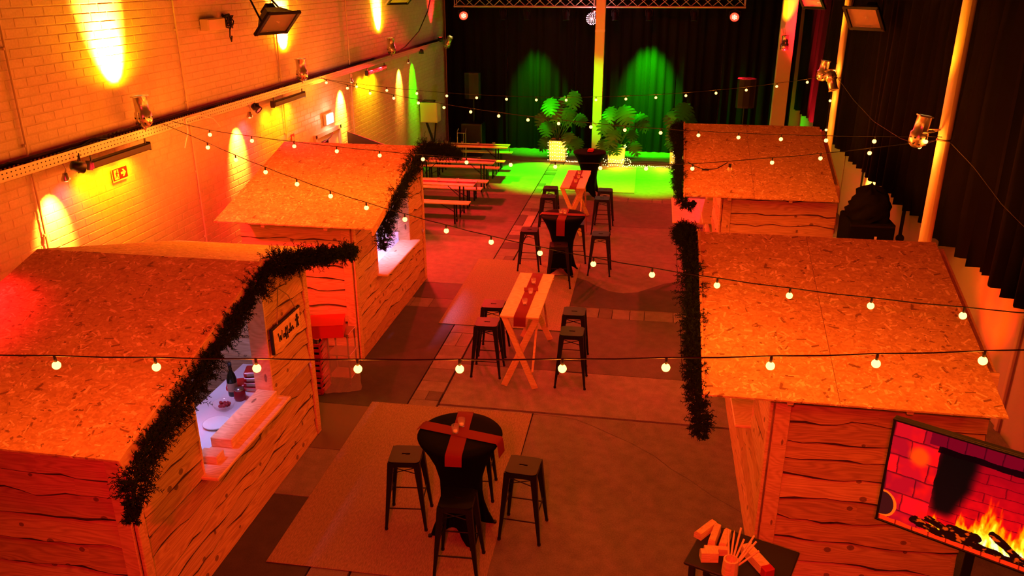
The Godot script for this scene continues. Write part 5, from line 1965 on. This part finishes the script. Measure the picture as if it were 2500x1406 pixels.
func build_tables() -> void:
	rug("long jute rug under the round table with candle glasses", -3.40, -5.78, -1.29, -8.92, M.jute, "jute rugs")
	rug("long jute rug between the trestle table and the round table", -3.22, -11.55, -1.22, -14.76, M.jute, "jute rugs")
	rug("pale carpet in the green light beside the far round table", -2.62, -20.4, -0.4, -23.4, M.pale_carpet)
	cocktail_table(Vector3(-1.65, 0.013, -6.55), 0.5, "round black-covered cocktail table closest to the Waffeln stall")
	cocktail_table(Vector3(-1.53, 0.013, -14.25), 0.7, "round black-covered cocktail table between the two trestle tables")
	cocktail_table(Vector3(-1.52, 0.013, -20.0), 0.6, "round black-covered cocktail table in front of the plants")
	runner("red runner lengthwise on the round table closest to the Waffeln stall", Vector3(-1.65, 1.129, -6.55), PI / 2 + 0.08, 0.80, 0.155, 0.10, 0.13, "red runners on the round tables")
	runner("red runner crosswise on the round table closest to the Waffeln stall", Vector3(-1.65, 1.133, -6.55), -0.2, 0.80, 0.145, 0.03, 0.15, "red runners on the round tables")
	runner("red runner lengthwise on the middle round table", Vector3(-1.53, 1.129, -14.25), PI / 2, 0.80, 0.15, 0.28, 0.1, "red runners on the round tables")
	runner("red runner crosswise on the middle round table", Vector3(-1.53, 1.133, -14.25), 0.0, 0.80, 0.15, 0.03, 0.32, "red runners on the round tables")
	tealight(Vector3(-1.69, 1.137, -6.53), "candle glass on the crossed runners, the one closer to the front stool", "candle glasses on the first round table")
	tealight(Vector3(-1.66, 1.137, -6.66), "candle glass on the crossed runners, the one farther from the front stool", "candle glasses on the first round table")
	tealight(Vector3(-1.58, 1.137, -14.27), "candle glass on the middle round table, towards the benches", "candle glasses on the middle round table")
	tealight(Vector3(-1.50, 1.137, -14.24), "candle glass on the middle round table, towards the far stall", "candle glasses on the middle round table")
	var st := S()
	box(st, Vector3.ZERO, Vector3(0.13, 0.05, 0.24), 0.006)
	solo("red_card_box", st, M.red_card, "small flat red box on the round table in front of the plants", "box", Vector3(-1.50, 1.152, -20.02), Basis(Vector3.UP, -0.1))
	trestle_table(-10.43, -1.58, "high wooden trestle table with crossed legs on the jute rug's end")
	trestle_table(-17.38, -1.60, "high wooden trestle table with crossed legs near the green light")
	runner("red runner along the trestle table by the jute rug", Vector3(-1.57, 1.056, -10.43), -PI / 2, 1.67, 0.16, 0.02, 0.13, "red runners on the trestle tables", 0.001)
	runner("red runner along the trestle table near the green light", Vector3(-1.59, 1.056, -17.38), -PI / 2, 1.66, 0.14, 0.02, 0.03, "red runners on the trestle tables", 0.001)
	for q in [[-10.43, ["candle glass at the front of the trestle table by the jute rug", "candle glass at mid-length of the trestle table by the jute rug", "candle glass at the far end of the trestle table by the jute rug"]], [-17.38, ["candle glass at the front of the trestle table near the green light", "candle glass at mid-length of the trestle table near the green light", "candle glass at the far end of the trestle table near the green light"]]]:
		for k in 3:
			tealight(Vector3(-1.57 + 0.02 * (k % 2), 1.06, q[0] + 0.42 - 0.40 * k), q[1][k], "candle glasses on the trestle tables")
	for k in 2:
		st = S()
		box(st, Vector3.ZERO, Vector3(0.2, 0.006, 0.13), 0.002)
		solo("folded_napkin", st, M.red_cloth, ["dark red folded napkin under the middle candle glass of the rug-side trestle table", "dark red folded napkin under the middle candle glass of the far trestle table"][k], "napkin", Vector3(-1.57, 1.0605, [-10.58, -17.5][k]), Basis(Vector3.UP, 0.15))
	# bar stools
	stool_at(-2.23, -6.64, 0.12, "black bar stool at the first round table, on the Waffeln stall side")
	stool_at(-1.05, -6.64, -0.06, "black bar stool at the first round table, on the television side")
	stool_at(-1.56, -6.02, 0.05, "black bar stool in front of the first round table, cut by the picture edge")
	stool_at(-1.66, -7.22, 0.1, "black bar stool hidden behind the first round table")
	stool_at(-2.13, -10.66, 0.03, "rug-side pair at the first trestle table: the farther black bar stool")
	stool_at(-2.09, -10.0, 0.03, "rug-side pair at the first trestle table: the closer black bar stool")
	stool_at(-0.95, -10.57, 0.02, "stall-side pair at the first trestle table: the farther black bar stool")
	stool_at(-0.91, -9.88, 0.02, "stall-side pair at the first trestle table: the closer black bar stool")
	stool_at(-2.17, -14.37, 0.05, "black bar stool at the middle round table, on the benches side")
	stool_at(-0.84, -14.32, 0.0, "black bar stool at the middle round table, towards the far stall")
	stool_at(-1.52, -13.56, 0.15, "black bar stool in front of the middle round table")
	stool_at(-1.36, -14.96, 0.1, "black bar stool hidden behind the middle round table")
	stool_at(-2.19, -17.62, 0.04, "bench-side pair at the second trestle table: the farther black bar stool")
	stool_at(-2.14, -16.87, 0.04, "bench-side pair at the second trestle table: the closer black bar stool")
	stool_at(-0.97, -17.61, 0.03, "far-stall-side pair at the second trestle table: the farther black bar stool")
	stool_at(-0.99, -16.89, 0.03, "far-stall-side pair at the second trestle table: the closer black bar stool")

func make_bench(called: String, cat: String, L: float, w: float, h: float) -> Node3D:
	var t := thing(called, "", cat)
	var n := 1 if w < 0.3 else 2
	for k in n:
		var st := S()
		box(st, Vector3(0, h - 0.014, (k - (n - 1) / 2.0) * (w / n)), Vector3(L, 0.028, w / n - 0.004), 0.005)
		part(t, "board", st, M.planed)
	for s in [-1.0, 1.0]:
		for d in [-1.0, 1.0]:
			var st := S()
			var zt: float = d * w * 0.36
			box(st, Vector3(s * (L / 2 - 0.33), (h - 0.03) / 2, zt), Vector3(0.035, h - 0.03, 0.03), 0.003)
			part(t, "leg", st, M.dark_frame)
		var st := S()
		box(st, Vector3(s * (L / 2 - 0.33), 0.1, 0), Vector3(0.03, 0.025, w * 0.72), 0.003)
		box(st, Vector3(s * (L / 2 - 0.33), h - 0.05, 0), Vector3(0.03, 0.03, w * 0.72), 0.003)
		part(t, "leg_rail", st, M.dark_frame)
		st = S()
		bar(st, Vector3(s * (L / 2 - 0.33), h * 0.5, 0), Vector3(s * (L / 2 - 0.72), h - 0.03, 0), 0.009, 0.009, 6)
		part(t, "folding_stay", st, M.dark_frame)
	return t

func build_benches() -> void:
	var tb: Node3D = null
	var bb: Node3D = null
	var sets := [[-22.1, "closest to the stage curtain", -22.7, -21.5], [-20.1, "set between the others", -20.68, -19.16], [-17.75, "just behind the white-lit stall", -18.42, -17.11]]
	for q in sets:
		var at := Vector3(-5.03, 0.005, q[0])
		var lab: String = "long beer table with red runner, the one " + q[1]
		if tb == null:
			tb = make_bench("beer_table", "table", 2.2, 0.52, 0.77)
			tb.position = at
			tag(tb, lab, "table", "beer tables")
		else:
			copy(tb, at, 0.0, lab)
		for k in 2:
			var ba := Vector3(-5.03, 0.005, q[2 + k])
			var bl: String = ["narrow beer bench behind the beer table ", "narrow beer bench in front of the beer table "][k] + q[1]
			if bb == null:
				bb = make_bench("beer_bench", "bench", 2.2, 0.26, 0.48)
				bb.position = ba
				tag(bb, bl, "bench", "beer benches")
			else:
				copy(bb, ba, 0.0, bl)
		runner("thin red runner along the beer table " + q[1], Vector3(-5.03, 0.781, q[0]), 0.0, 2.18, 0.14, 0.02, 0.16, "red runners on the beer tables")
		for k in 4:
			tealight(Vector3(-5.7 + 0.45 * k, 0.785, q[0]), ORD[k] + " candle glass from the brick wall on the beer table " + q[1], "candle glasses on the beer table " + q[1])

# ---------------------------------------------------------------- festoon strings
func make_bulb() -> Node3D:
	var t := thing("festoon_bulb", "", "light bulb")
	var st := S()
	lathe(st, [[0.0, 0.02], [0.008, 0.022], [0.009, 0.03], [0.008, 0.06], [0.0, 0.062]], 10)
	part(t, "socket", st, M.rubber)
	st = S()
	var p := ball_profile(0.025, 10)
	lathe(st, p, 14)
	part(t, "bulb_glow", st, M.bulb_glow)
	return t

const ORD := ["first", "second", "third", "fourth", "fifth", "sixth", "seventh", "eighth", "ninth", "tenth", "eleventh", "twelfth", "thirteenth", "fourteenth", "fifteenth", "sixteenth", "seventeenth", "eighteenth", "nineteenth"]

func string_of(called: String, label: String, blabel: String, px: Array, py: Array, pz: Array, i0: int, i1: int, start: Vector3, end: Vector3, energy: float, lit_to := 999) -> void:
	var P := func(i: float) -> Vector3:
		return Vector3(px[0] * i * i + px[1] * i + px[2], py[0] * i * i + py[1] * i + py[2], pz[0] * i * i + pz[1] * i + pz[2])
	var pts := [start]
	for i in range(i0, i1 + 1):
		if i > i0:
			var h: Vector3 = P.call(i - 0.5)
			pts.append(h + Vector3(0, 0.058, 0))
		var q: Vector3 = P.call(i)
		pts.append(q + Vector3(0, 0.062, 0))
		var own: String = ORD[i - i0] + " " + blabel
		var b: Node3D
		if bulb_proto == null:
			bulb_proto = make_bulb()
			b = bulb_proto
			b.position = q
			tag(b, own, "light bulb", "bulbs of the " + label)
		else:
			b = copy(bulb_proto, q, 0.0, own, "bulbs of the " + label)
			for c in b.get_children():
				if c is Light3D:
					b.remove_child(c)
					c.free()
		omni(b, TUNGSTEN, energy, Vector3.ZERO, 0.028)
	pts.append(end)
	var st := S()
	tube(st, pts, 0.0045, 5)
	solo("festoon_cable", st, M.rubber, "black cable of the " + label, "cable", Vector3.ZERO, Basis.IDENTITY, "festoon cables")

func build_strings() -> void:
	var e := 0.42
	string_of("festoon", "festoon string spanning the whole view over the Waffeln stall roof", "glowing bulb from the brick wall on the string spanning the whole view", [-0.0003, 0.5854, -3.3527], [0.0018, -0.0054, 3.083], [0.0, -0.082, -3.7426], -2, 11, Vector3(-6.45, 3.4, -3.4), Vector3(4.0, 3.45, -4.8), e)
	string_of("festoon", "festoon string over the white-lit stall roof and the second trestle table", "glowing bulb from the brick wall on the string over the white-lit stall", [0.0002, 0.5781, -5.8655], [0.0042, -0.0752, 3.2126], [0.0, -0.0347, -10.0611], 0, 11, Vector3(-6.4, 3.38, -10.05), Vector3(0.95, 3.0, -10.46), e)
	string_of("festoon", "short festoon string from the joint to the slim cream post", "glowing bulb on the short string towards the slim post", [-0.0017, 0.5829, 1.5068], [0.0057, 0.0635, 2.9744], [0.0001, -0.0233, -10.5903], 0, 3, Vector3(0.95, 3.0, -10.46), Vector3(3.44, 3.3, -10.66), e)
	string_of("festoon", "slanting festoon string from the tray to the stall behind the television", "glowing bulb from the brick wall on the slanting string", [0.0003, 0.5073, -5.5567], [0.0056, -0.0916, 3.1725], [0.0001, 0.2638, -9.4415], 0, 17, Vector3(-6.4, 3.38, -9.85), Vector3(4.0, 3.5, -4.5), e)
	string_of("festoon", "festoon string across the stage end in front of the plants", "glowing bulb from the brick wall on the upper stage-end string", [0.0002, 0.5709, -6.2949], [0.0053, -0.0863, 3.2693], [0.0, -0.1028, -15.2469], 0, 16, Vector3(-6.4, 3.38, -15.2), Vector3(3.44, 3.42, -17.05), e)
	string_of("festoon", "festoon string crossing from the tray over the far stall roof", "glowing bulb from the brick wall on the lower stage-end string", [-0.0002, 0.5292, -5.1668], [0.0034, -0.0465, 3.1842], [-0.0001, 0.254, -14.5311], -1, 16, Vector3(-6.4, 3.38, -15.1), Vector3(3.44, 3.36, -10.55), e)
	string_of("festoon", "short festoon drop beside the far slim post", "glowing bulb from the top on the drop beside the far slim post", [0.0, -0.02, 3.38], [0.0, -0.55, 3.45], [0.0, 0.1, -17.0], 0, 2, Vector3(3.42, 3.6, -17.05), Vector3(3.35, 2.0, -16.78), e * 0.8)
	# dead bulb at the joint, with a loop of slack cable
	var b := thing("festoon_bulb", "unlit bulb where two festoon cables are joined above the far stall", "light bulb", Vector3(0.98, 2.9, -10.46))
	var st := S()
	lathe(st, [[0.0, 0.022], [0.017, 0.022], [0.019, 0.03], [0.019, 0.068], [0.0, 0.07]], 10)
	part(b, "socket", st, M.rubber)
	st = S()
	lathe(st, ball_profile(0.03, 10), 14)
	part(b, "bulb_glass", st, M.wax)
	st = S()
	tube(st, [Vector3(0.45, 2.98, -10.44), Vector3(0.55, 2.92, -10.45), Vector3(0.68, 2.885, -10.45), Vector3(0.82, 2.9, -10.46), Vector3(0.95, 2.985, -10.46)], 0.006, 5)
	box(st, Vector3(0.68, 2.885, -10.45), Vector3(0.09, 0.022, 0.022), 0.004)
	solo("slack_cable", st, M.rubber, "slack loop of cable with a plug under the festoon joint", "cable")
	# thin cable from post to post on the curtain side
	st = S()
	tube(st, [Vector3(3.44, 3.35, -17.0), Vector3(3.5, 3.1, -15.6), Vector3(3.5, 2.98, -14.0), Vector3(3.5, 3.0, -12.4), Vector3(3.5, 3.1, -11.4), Vector3(3.46, 3.3, -10.72)], 0.0045, 5)
	solo("post_cable", st, M.grille, "thin pale cable sagging between the two slim posts", "cable")
	st = S()
	tube(st, [Vector3(3.55, 3.3, -10.6), Vector3(3.7, 3.1, -10.1), Vector3(3.8, 2.85, -9.4), Vector3(3.85, 2.7, -8.4), Vector3(3.9, 2.7, -7.0)], 0.0045, 5)
	solo("post_cable", st, M.grille, "thin pale cable falling from the tall post across the side curtain", "cable")
	# spotlights clamped to the posts
	par_can("largest chrome spotlight, clamped to the slim post before the side curtain", Vector3(3.2, 3.42, -10.6), Vector3(0.14, 1, -0.02), Vector3(0.22, 0.02, 0), 12.0, 16.0, ORANGE)
	par_can("chrome spotlight clamped to the farther slim post", Vector3(3.2, 3.45, -17.1), Vector3(0.14, 1, -0.02), Vector3(0.22, 0.02, 0), 12.0, 16.0, ORANGE)
	par_can("unlit chrome spotlight turned down beside the farther slim post", Vector3(3.34, 3.28, -16.9), Vector3(0.25, -1, 0.4), Vector3(0.1, 0.1, -0.1), 0.0, 16.0, AMBER, false)
	par_can("small chrome spotlight clamped to the broad cream pier", Vector3(3.3, 3.5, -23.35), Vector3(0.02, 1, -0.16), Vector3(0.05, 0.0, -0.2), 18.0, 20.0, ORANGE)
	# amber floor lamps at the post feet, red one at the far curtain
	floor_lamp("amber floor lamp at the foot of the tall slim post", Vector3(3.32, 0.005, -10.35), Vector3(0.11, 1, -0.16), ORANGE, 5.0, M.amber_glow, 12.0)
	floor_lamp("amber floor lamp at the foot of the farther slim post", Vector3(3.5, 0.005, -16.75), Vector3(0.12, 1, -0.2), ORANGE, 9.0, M.amber_glow, 18.0)
	floor_lamp("red floor lamp shining up the far side curtain", Vector3(3.75, 0.005, -22.3), Vector3(0.12, 1, -0.12), RED, 650.0, M.red_led_glow, 22.0)
	ceiling_lamp("red stage lamp hung from the ceiling over the Waffeln stall aisle", Vector3(-0.4, 6.3, 1.6), Vector3(-0.12, -0.62, -1), RED, 74.0, 36.0)
	ceiling_lamp("red stage lamp hung from the ceiling over the middle of the aisle", Vector3(-1.0, 6.6, -9.5), Vector3(0.0, -1, -0.35), RED, 20.0, 40.0)
	ceiling_lamp("red stage lamp hung from the ceiling towards the stage truss", Vector3(-1.4, 6.5, -18.5), Vector3(0.0, -0.36, -1), RED, 22.0, 34.0)
	floor_lamp("red floor lamp behind the stall with the television, washing the pale wall", Vector3(3.6, 0.005, -9.9), Vector3(0.42, 1, -0.3), lin(1.0, 0.03, 0.0), 7.0, M.red_led_glow, 34.0)
	for q in [[-17.05, "small wall lamp under the curtain hem beside the farther post, farther one"], [-16.65, "small wall lamp under the curtain hem beside the farther post, closer one"]]:
		var l := thing("wall_downlight", q[1], "lamp", Vector3(4.24, 1.66, q[0]), 0.0, "wall lamps under the side curtain")
		st = S()
		box(st, Vector3(0.06, 0.02, 0), Vector3(0.1, 0.03, 0.04), 0.004)
		part(l, "arm", st, M.brushed)
		st = S()
		lathe(st, [[0.0, 0.06], [0.04, 0.05], [0.05, 0.0], [0.05, -0.05]], 14)
		part(l, "shade", st, M.red_plastic)
		st = S()
		lathe(st, [[0.0, -0.06], [0.03, -0.05], [0.044, -0.03], [0.0, -0.01]], 14)
		part(l, "bulb_glow", st, M.par_glow)
		spot(l, AMBER, 9.0, Vector3(0, -0.08, 0), Vector3(0.35, -1, 0.0), 40.0, 0.8, 0.04)

func ceiling_lamp(label: String, at: Vector3, dir: Vector3, c: Color, power: float, angle: float) -> void:
	var t := thing("ceiling_stage_lamp", label, "lamp", at, 0.0, "stage lamps on the ceiling")
	var f := frame_of(dir)
	var st := S()
	lathe(st, [[0.0, -0.12], [0.1, -0.1], [0.13, -0.03], [0.135, 0.1], [0.12, 0.1], [0.11, 0.06], [0.0, 0.06]], 18, Vector3.ZERO, f)
	part(t, "housing", st, M.black_plastic)
	st = S()
	lathe(st, [[0.108, 0.062], [0.05, 0.07], [0.0, 0.072]], 18, Vector3.ZERO, f)
	part(t, "lens_glow", st, M.red_led_glow)
	st = S()
	tube(st, [f.x * 0.14, f.x * 0.15 + Vector3(0, 0.12, 0), Vector3(0, 0.2, 0), -f.x * 0.15 + Vector3(0, 0.12, 0), -f.x * 0.14], 0.011, 6)
	bar(st, Vector3(0, 0.19, 0), Vector3(0, 7.0 - at.y, 0), 0.02, 0.02, 8)
	part(t, "yoke", st, M.black_plastic)
	spot(t, c, power, f * Vector3(0, 0.13, 0), dir, angle, 0.9, 0.1)

func floor_lamp(label: String, at: Vector3, dir: Vector3, c: Color, power: float, m: Material, angle: float) -> void:
	var t := thing("floor_uplight", label, "lamp", at, 0.0, "uplights on the floor")
	var f := frame_of(dir)
	var st := S()
	lathe(st, [[0.0, -0.1], [0.07, -0.09], [0.095, -0.03], [0.1, 0.09], [0.085, 0.09], [0.08, 0.06], [0.0, 0.06]], 18, Vector3(0, 0.17, 0), f)
	part(t, "housing", st, M.black_plastic)
	st = S()
	lathe(st, [[0.078, 0.062], [0.04, 0.068], [0.0, 0.07]], 18, Vector3(0, 0.17, 0), f)
	part(t, "lens_glow", st, m)
	st = S()
	tube(st, [Vector3(-0.12, 0.17, 0), Vector3(-0.12, 0.008, 0.03), Vector3(0.12, 0.008, 0.03), Vector3(0.12, 0.17, 0)], 0.009, 6)
	part(t, "stand", st, M.black_plastic)
	spot(t, c, power, Vector3(0, 0.17, 0) + f * Vector3(0, 0.12, 0), dir, angle, 0.8, 0.07)

# ---------------------------------------------------------------- television hearth and wood table
func build_hearth_corner() -> void:
	var t := thing("television", "big television on a stand showing a burning log fire", "television", Vector3(1.745, 0.0, -5.23), -0.503)
	var w := 1.44
	var h := 0.81
	var y := 1.55
	var st := S()
	box(st, Vector3(w / 2, y + h / 2, -0.03), Vector3(w + 0.02, h + 0.02, 0.05), 0.006)
	part(t, "back_case", st, M.black_plastic)
	st = S()
	for s in [0.0, 1.0]:
		box(st, Vector3(w / 2, y + h * s, 0.0), Vector3(w + 0.024, 0.016, 0.022), 0.003)
		box(st, Vector3(w * s, y + h / 2, 0.0), Vector3(0.016, h, 0.022), 0.003)
	part(t, "bezel", st, M.black_plastic)
	st = S()
	uvquad(st, [Vector3(0.006, y + 0.006, 0.001), Vector3(w - 0.006, y + 0.006, 0.001), Vector3(w - 0.006, y + h - 0.006, 0.001), Vector3(0.006, y + h - 0.006, 0.001)], [Vector2(0, 1), Vector2(1, 1), Vector2(1, 0), Vector2(0, 0)])
	part(t, "screen", st, M.screen_picture)
	var al := AreaLight3D.new()
	al.area_size = Vector2(w * 0.8, h * 0.5)
	lamp(al, t, lin(1.0, 0.12, 0.01), 0.5, 0.1, Vector3(w * 0.55, y + h * 0.35, 0.03))
	al.basis = Basis(Vector3.UP, PI)
	al.name = "screen_light"
	for s in [0.42, 0.72]:
		st = S()
		box(st, Vector3(w * s, (y + 0.2) / 2 + 0.02, -0.07), Vector3(0.06, y + 0.2, 0.04), 0.006)
		part(t, "stand_pole", st, M.black_steel)
		st = S()
		box(st, Vector3(w * s, 0.03, -0.02), Vector3(0.08, 0.04, 0.7), 0.008)
		part(t, "stand_foot", st, M.black_steel)
	# dark square table with split wood
	t = thing("slate_table", "dark square side table carrying split firewood, at the corner of the stall", "table", Vector3(0.93, 0.004, -5.705), -0.357)
	st = S()
	box(st, Vector3(0, 0.69, 0), Vector3(0.8, 0.03, 0.6), 0.008)
	part(t, "tabletop", st, M.slate)
	for sx in [-1.0, 1.0]:
		for sz in [-1.0, 1.0]:
			st = S()
			box(st, Vector3(sx * 0.34, 0.338, sz * 0.24), Vector3(0.05, 0.675, 0.05), 0.006)
			part(t, "leg", st, M.slate)
	st = S()
	box(st, Vector3(0, 0.2, 0), Vector3(0.72, 0.02, 0.52), 0.005)
	part(t, "shelf", st, M.slate)
	var top := 0.7095
	var logs := [[0.645, -5.975, 0.93, 0.075, 0.062, 0.24, "split wood block at the back corner of the dark table"], [0.715, -5.895, 1.3, 0.065, 0.075, 0.24, "split wood block second from the back corner of the dark table"], [0.80, -5.86, 1.3, 0.07, 0.07, 0.21, "split wood block beside the upright sticks on the dark table"], [0.72, -5.715, 0.08, 0.06, 0.06, 0.2, "split wood block lying across behind the tied sticks"], [0.655, -5.63, 0.15, 0.085, 0.085, 0.14, "stubby wood block at the edge of the dark table"]]
	for q in logs:
		st = S()
		slab(st, PackedVector2Array([Vector2(-q[3] / 2, 0), Vector2(q[3] / 2, 0), Vector2(q[3] * 0.42, q[4]), Vector2(-q[3] * 0.2, q[4] * 1.12), Vector2(-q[3] * 0.46, q[4] * 0.8)]), q[5], Vector3(0, 0, -q[5] / 2))
		solo("firewood_block", st, M.planed, q[6], "firewood", Vector3(q[0], top, q[1]), Basis(Vector3.UP, q[2] - PI / 2), "firewood blocks on the dark table")
	var lg := thing("long_log", "squared wood log with a red painted end on the dark table", "firewood", Vector3(1.05, top, -5.60), 0.49)
	st = S()
	box(st, Vector3(0, 0.045, -0.06), Vector3(0.09, 0.09, 0.28), 0.008)
	part(lg, "log_body", st, M.planed)
	st = S()
	box(st, Vector3(0, 0.045, 0.115), Vector3(0.092, 0.092, 0.07), 0.008)
	part(lg, "red_end", st, M.red_plastic)
	var cup := thing("log_pot", "upright hollowed log pot holding thin sticks, at the table edge", "pot", Vector3(0.81, top, -5.47))
	st = S()
	lathe(st, [[0.0, 0.0], [0.062, 0.0], [0.066, 0.01], [0.06, 0.15], [0.048, 0.155], [0.046, 0.05], [0.0, 0.04]], 11, Vector3.ZERO, Basis.IDENTITY, false)
	part(cup, "log_wall", st, M.planed)
	var tips := [[0.80, 0.95, -5.73], [0.84, 0.95, -5.67], [0.90, 0.97, -5.74], [0.92, 0.93, -5.65], [0.975, 0.93, -5.63], [1.01, 0.95, -5.61], [1.03, 0.9, -5.56], [1.0, 0.95, -5.68]]
	for k in tips.size():
		var q: Array = tips[k]
		var tip := Vector3(q[0], q[1], q[2])
		var base := Vector3(0.81 + (tip.x - 0.86) * 0.15, top + 0.055, -5.475)
		st = S()
		bar(st, base, tip, 0.009, 0.0085, 7)
		if k == 1:
			bar(st, tip, tip + (tip - base).normalized() * 0.035, 0.0085, 0.001, 7)
		solo("wood_stick", st, M.planed, ORD[k] + " thin pale stick in the hollowed log pot, counted from the wood blocks", "stick", Vector3.ZERO, Basis.IDENTITY, "sticks in the log pot")

# ---------------------------------------------------------------- gap between the open-side stalls and the wall
func build_back_corner() -> void:
	var t := thing("equipment_case", "tall black equipment case with crumpled cloth on top between two stalls", "case", Vector3(3.14, 0.004, -12.1))
	var st := S()
	box(st, Vector3(0, 0.95, 0), Vector3(0.62, 1.9, 0.7), 0.02)
	part(t, "case_body", st, M.black_drape)
	st = S()
	for y in [0.1, 0.95, 1.86]:
		box(st, Vector3(0, y, 0.352), Vector3(0.6, 0.03, 0.008), 0.002)
	part(t, "edge_strips", st, M.black_steel)
	st = S()
	box(st, Vector3(0.06, 1.68, 0.356), Vector3(0.035, 0.07, 0.004), 0.001)
	part(t, "white_tag", st, M.white_paint)
	st = S()
	st.set_smooth_group(1)
	var nz := noise(1.4, 19, 3)
	var rows := []
	for j in 9:
		var ring := []
		for k in 22:
			var a := TAU * k / 22.0
			var v := j / 8.0
			var rr := sqrt(maxf(0.0, 1.0 - v * v)) * (1.0 + 0.35 * nz.get_noise_2d(k * 2.5, j * 3.0))
			ring.append(Vector3(cos(a) * 0.30 * rr, 1.90 + 0.46 * v * (1.0 + 0.25 * nz.get_noise_2d(k * 3.0 + 50, j)), sin(a) * 0.33 * rr))
		rows.append(ring)
	for j in 8:
		for k in 22:
			var m := (k + 1) % 22
			quad(st, rows[j][m], rows[j][k], rows[j + 1][k], rows[j + 1][m])
	part(t, "crumpled_cloth", st, M.black_drape)
	for q in [[-16.9, 1.5, "black pipe stand under the curtain hem beside the farther post"], [-13.95, 1.62, "black pipe stand with a round weight under the curtain hem"]]:
		var p := thing("pipe_stand", q[2], "stand", Vector3(4.18, 0.004, q[0]), 0.0, "pipe stands under the side curtain")
		st = S()
		bar(st, Vector3(0, 0.03, 0), Vector3(0, q[1] + 0.25, 0), 0.03, 0.03, 8)
		part(p, "pipe", st, M.black_steel)
		st = S()
		lathe(st, [[0.0, 0.0], [0.12, 0.0], [0.12, 0.02], [0.04, 0.04]], 16)
		part(p, "base", st, M.black_steel)
		st = S()
		lathe(st, ball_profile(0.07, 8), 12, Vector3(0.0, 1.06, 0.02))
		part(p, "weight", st, M.rubber)
	# upright batten leaning at the wall near the screen
	st = S()
	box(st, Vector3(0, 0.75, 0), Vector3(0.03, 1.5, 0.07), 0.004)
	solo("wall_batten", st, M.cream_paint, "pale upright batten against the side wall behind the television", "batten", Vector3(4.33, 0.004, -9.5))
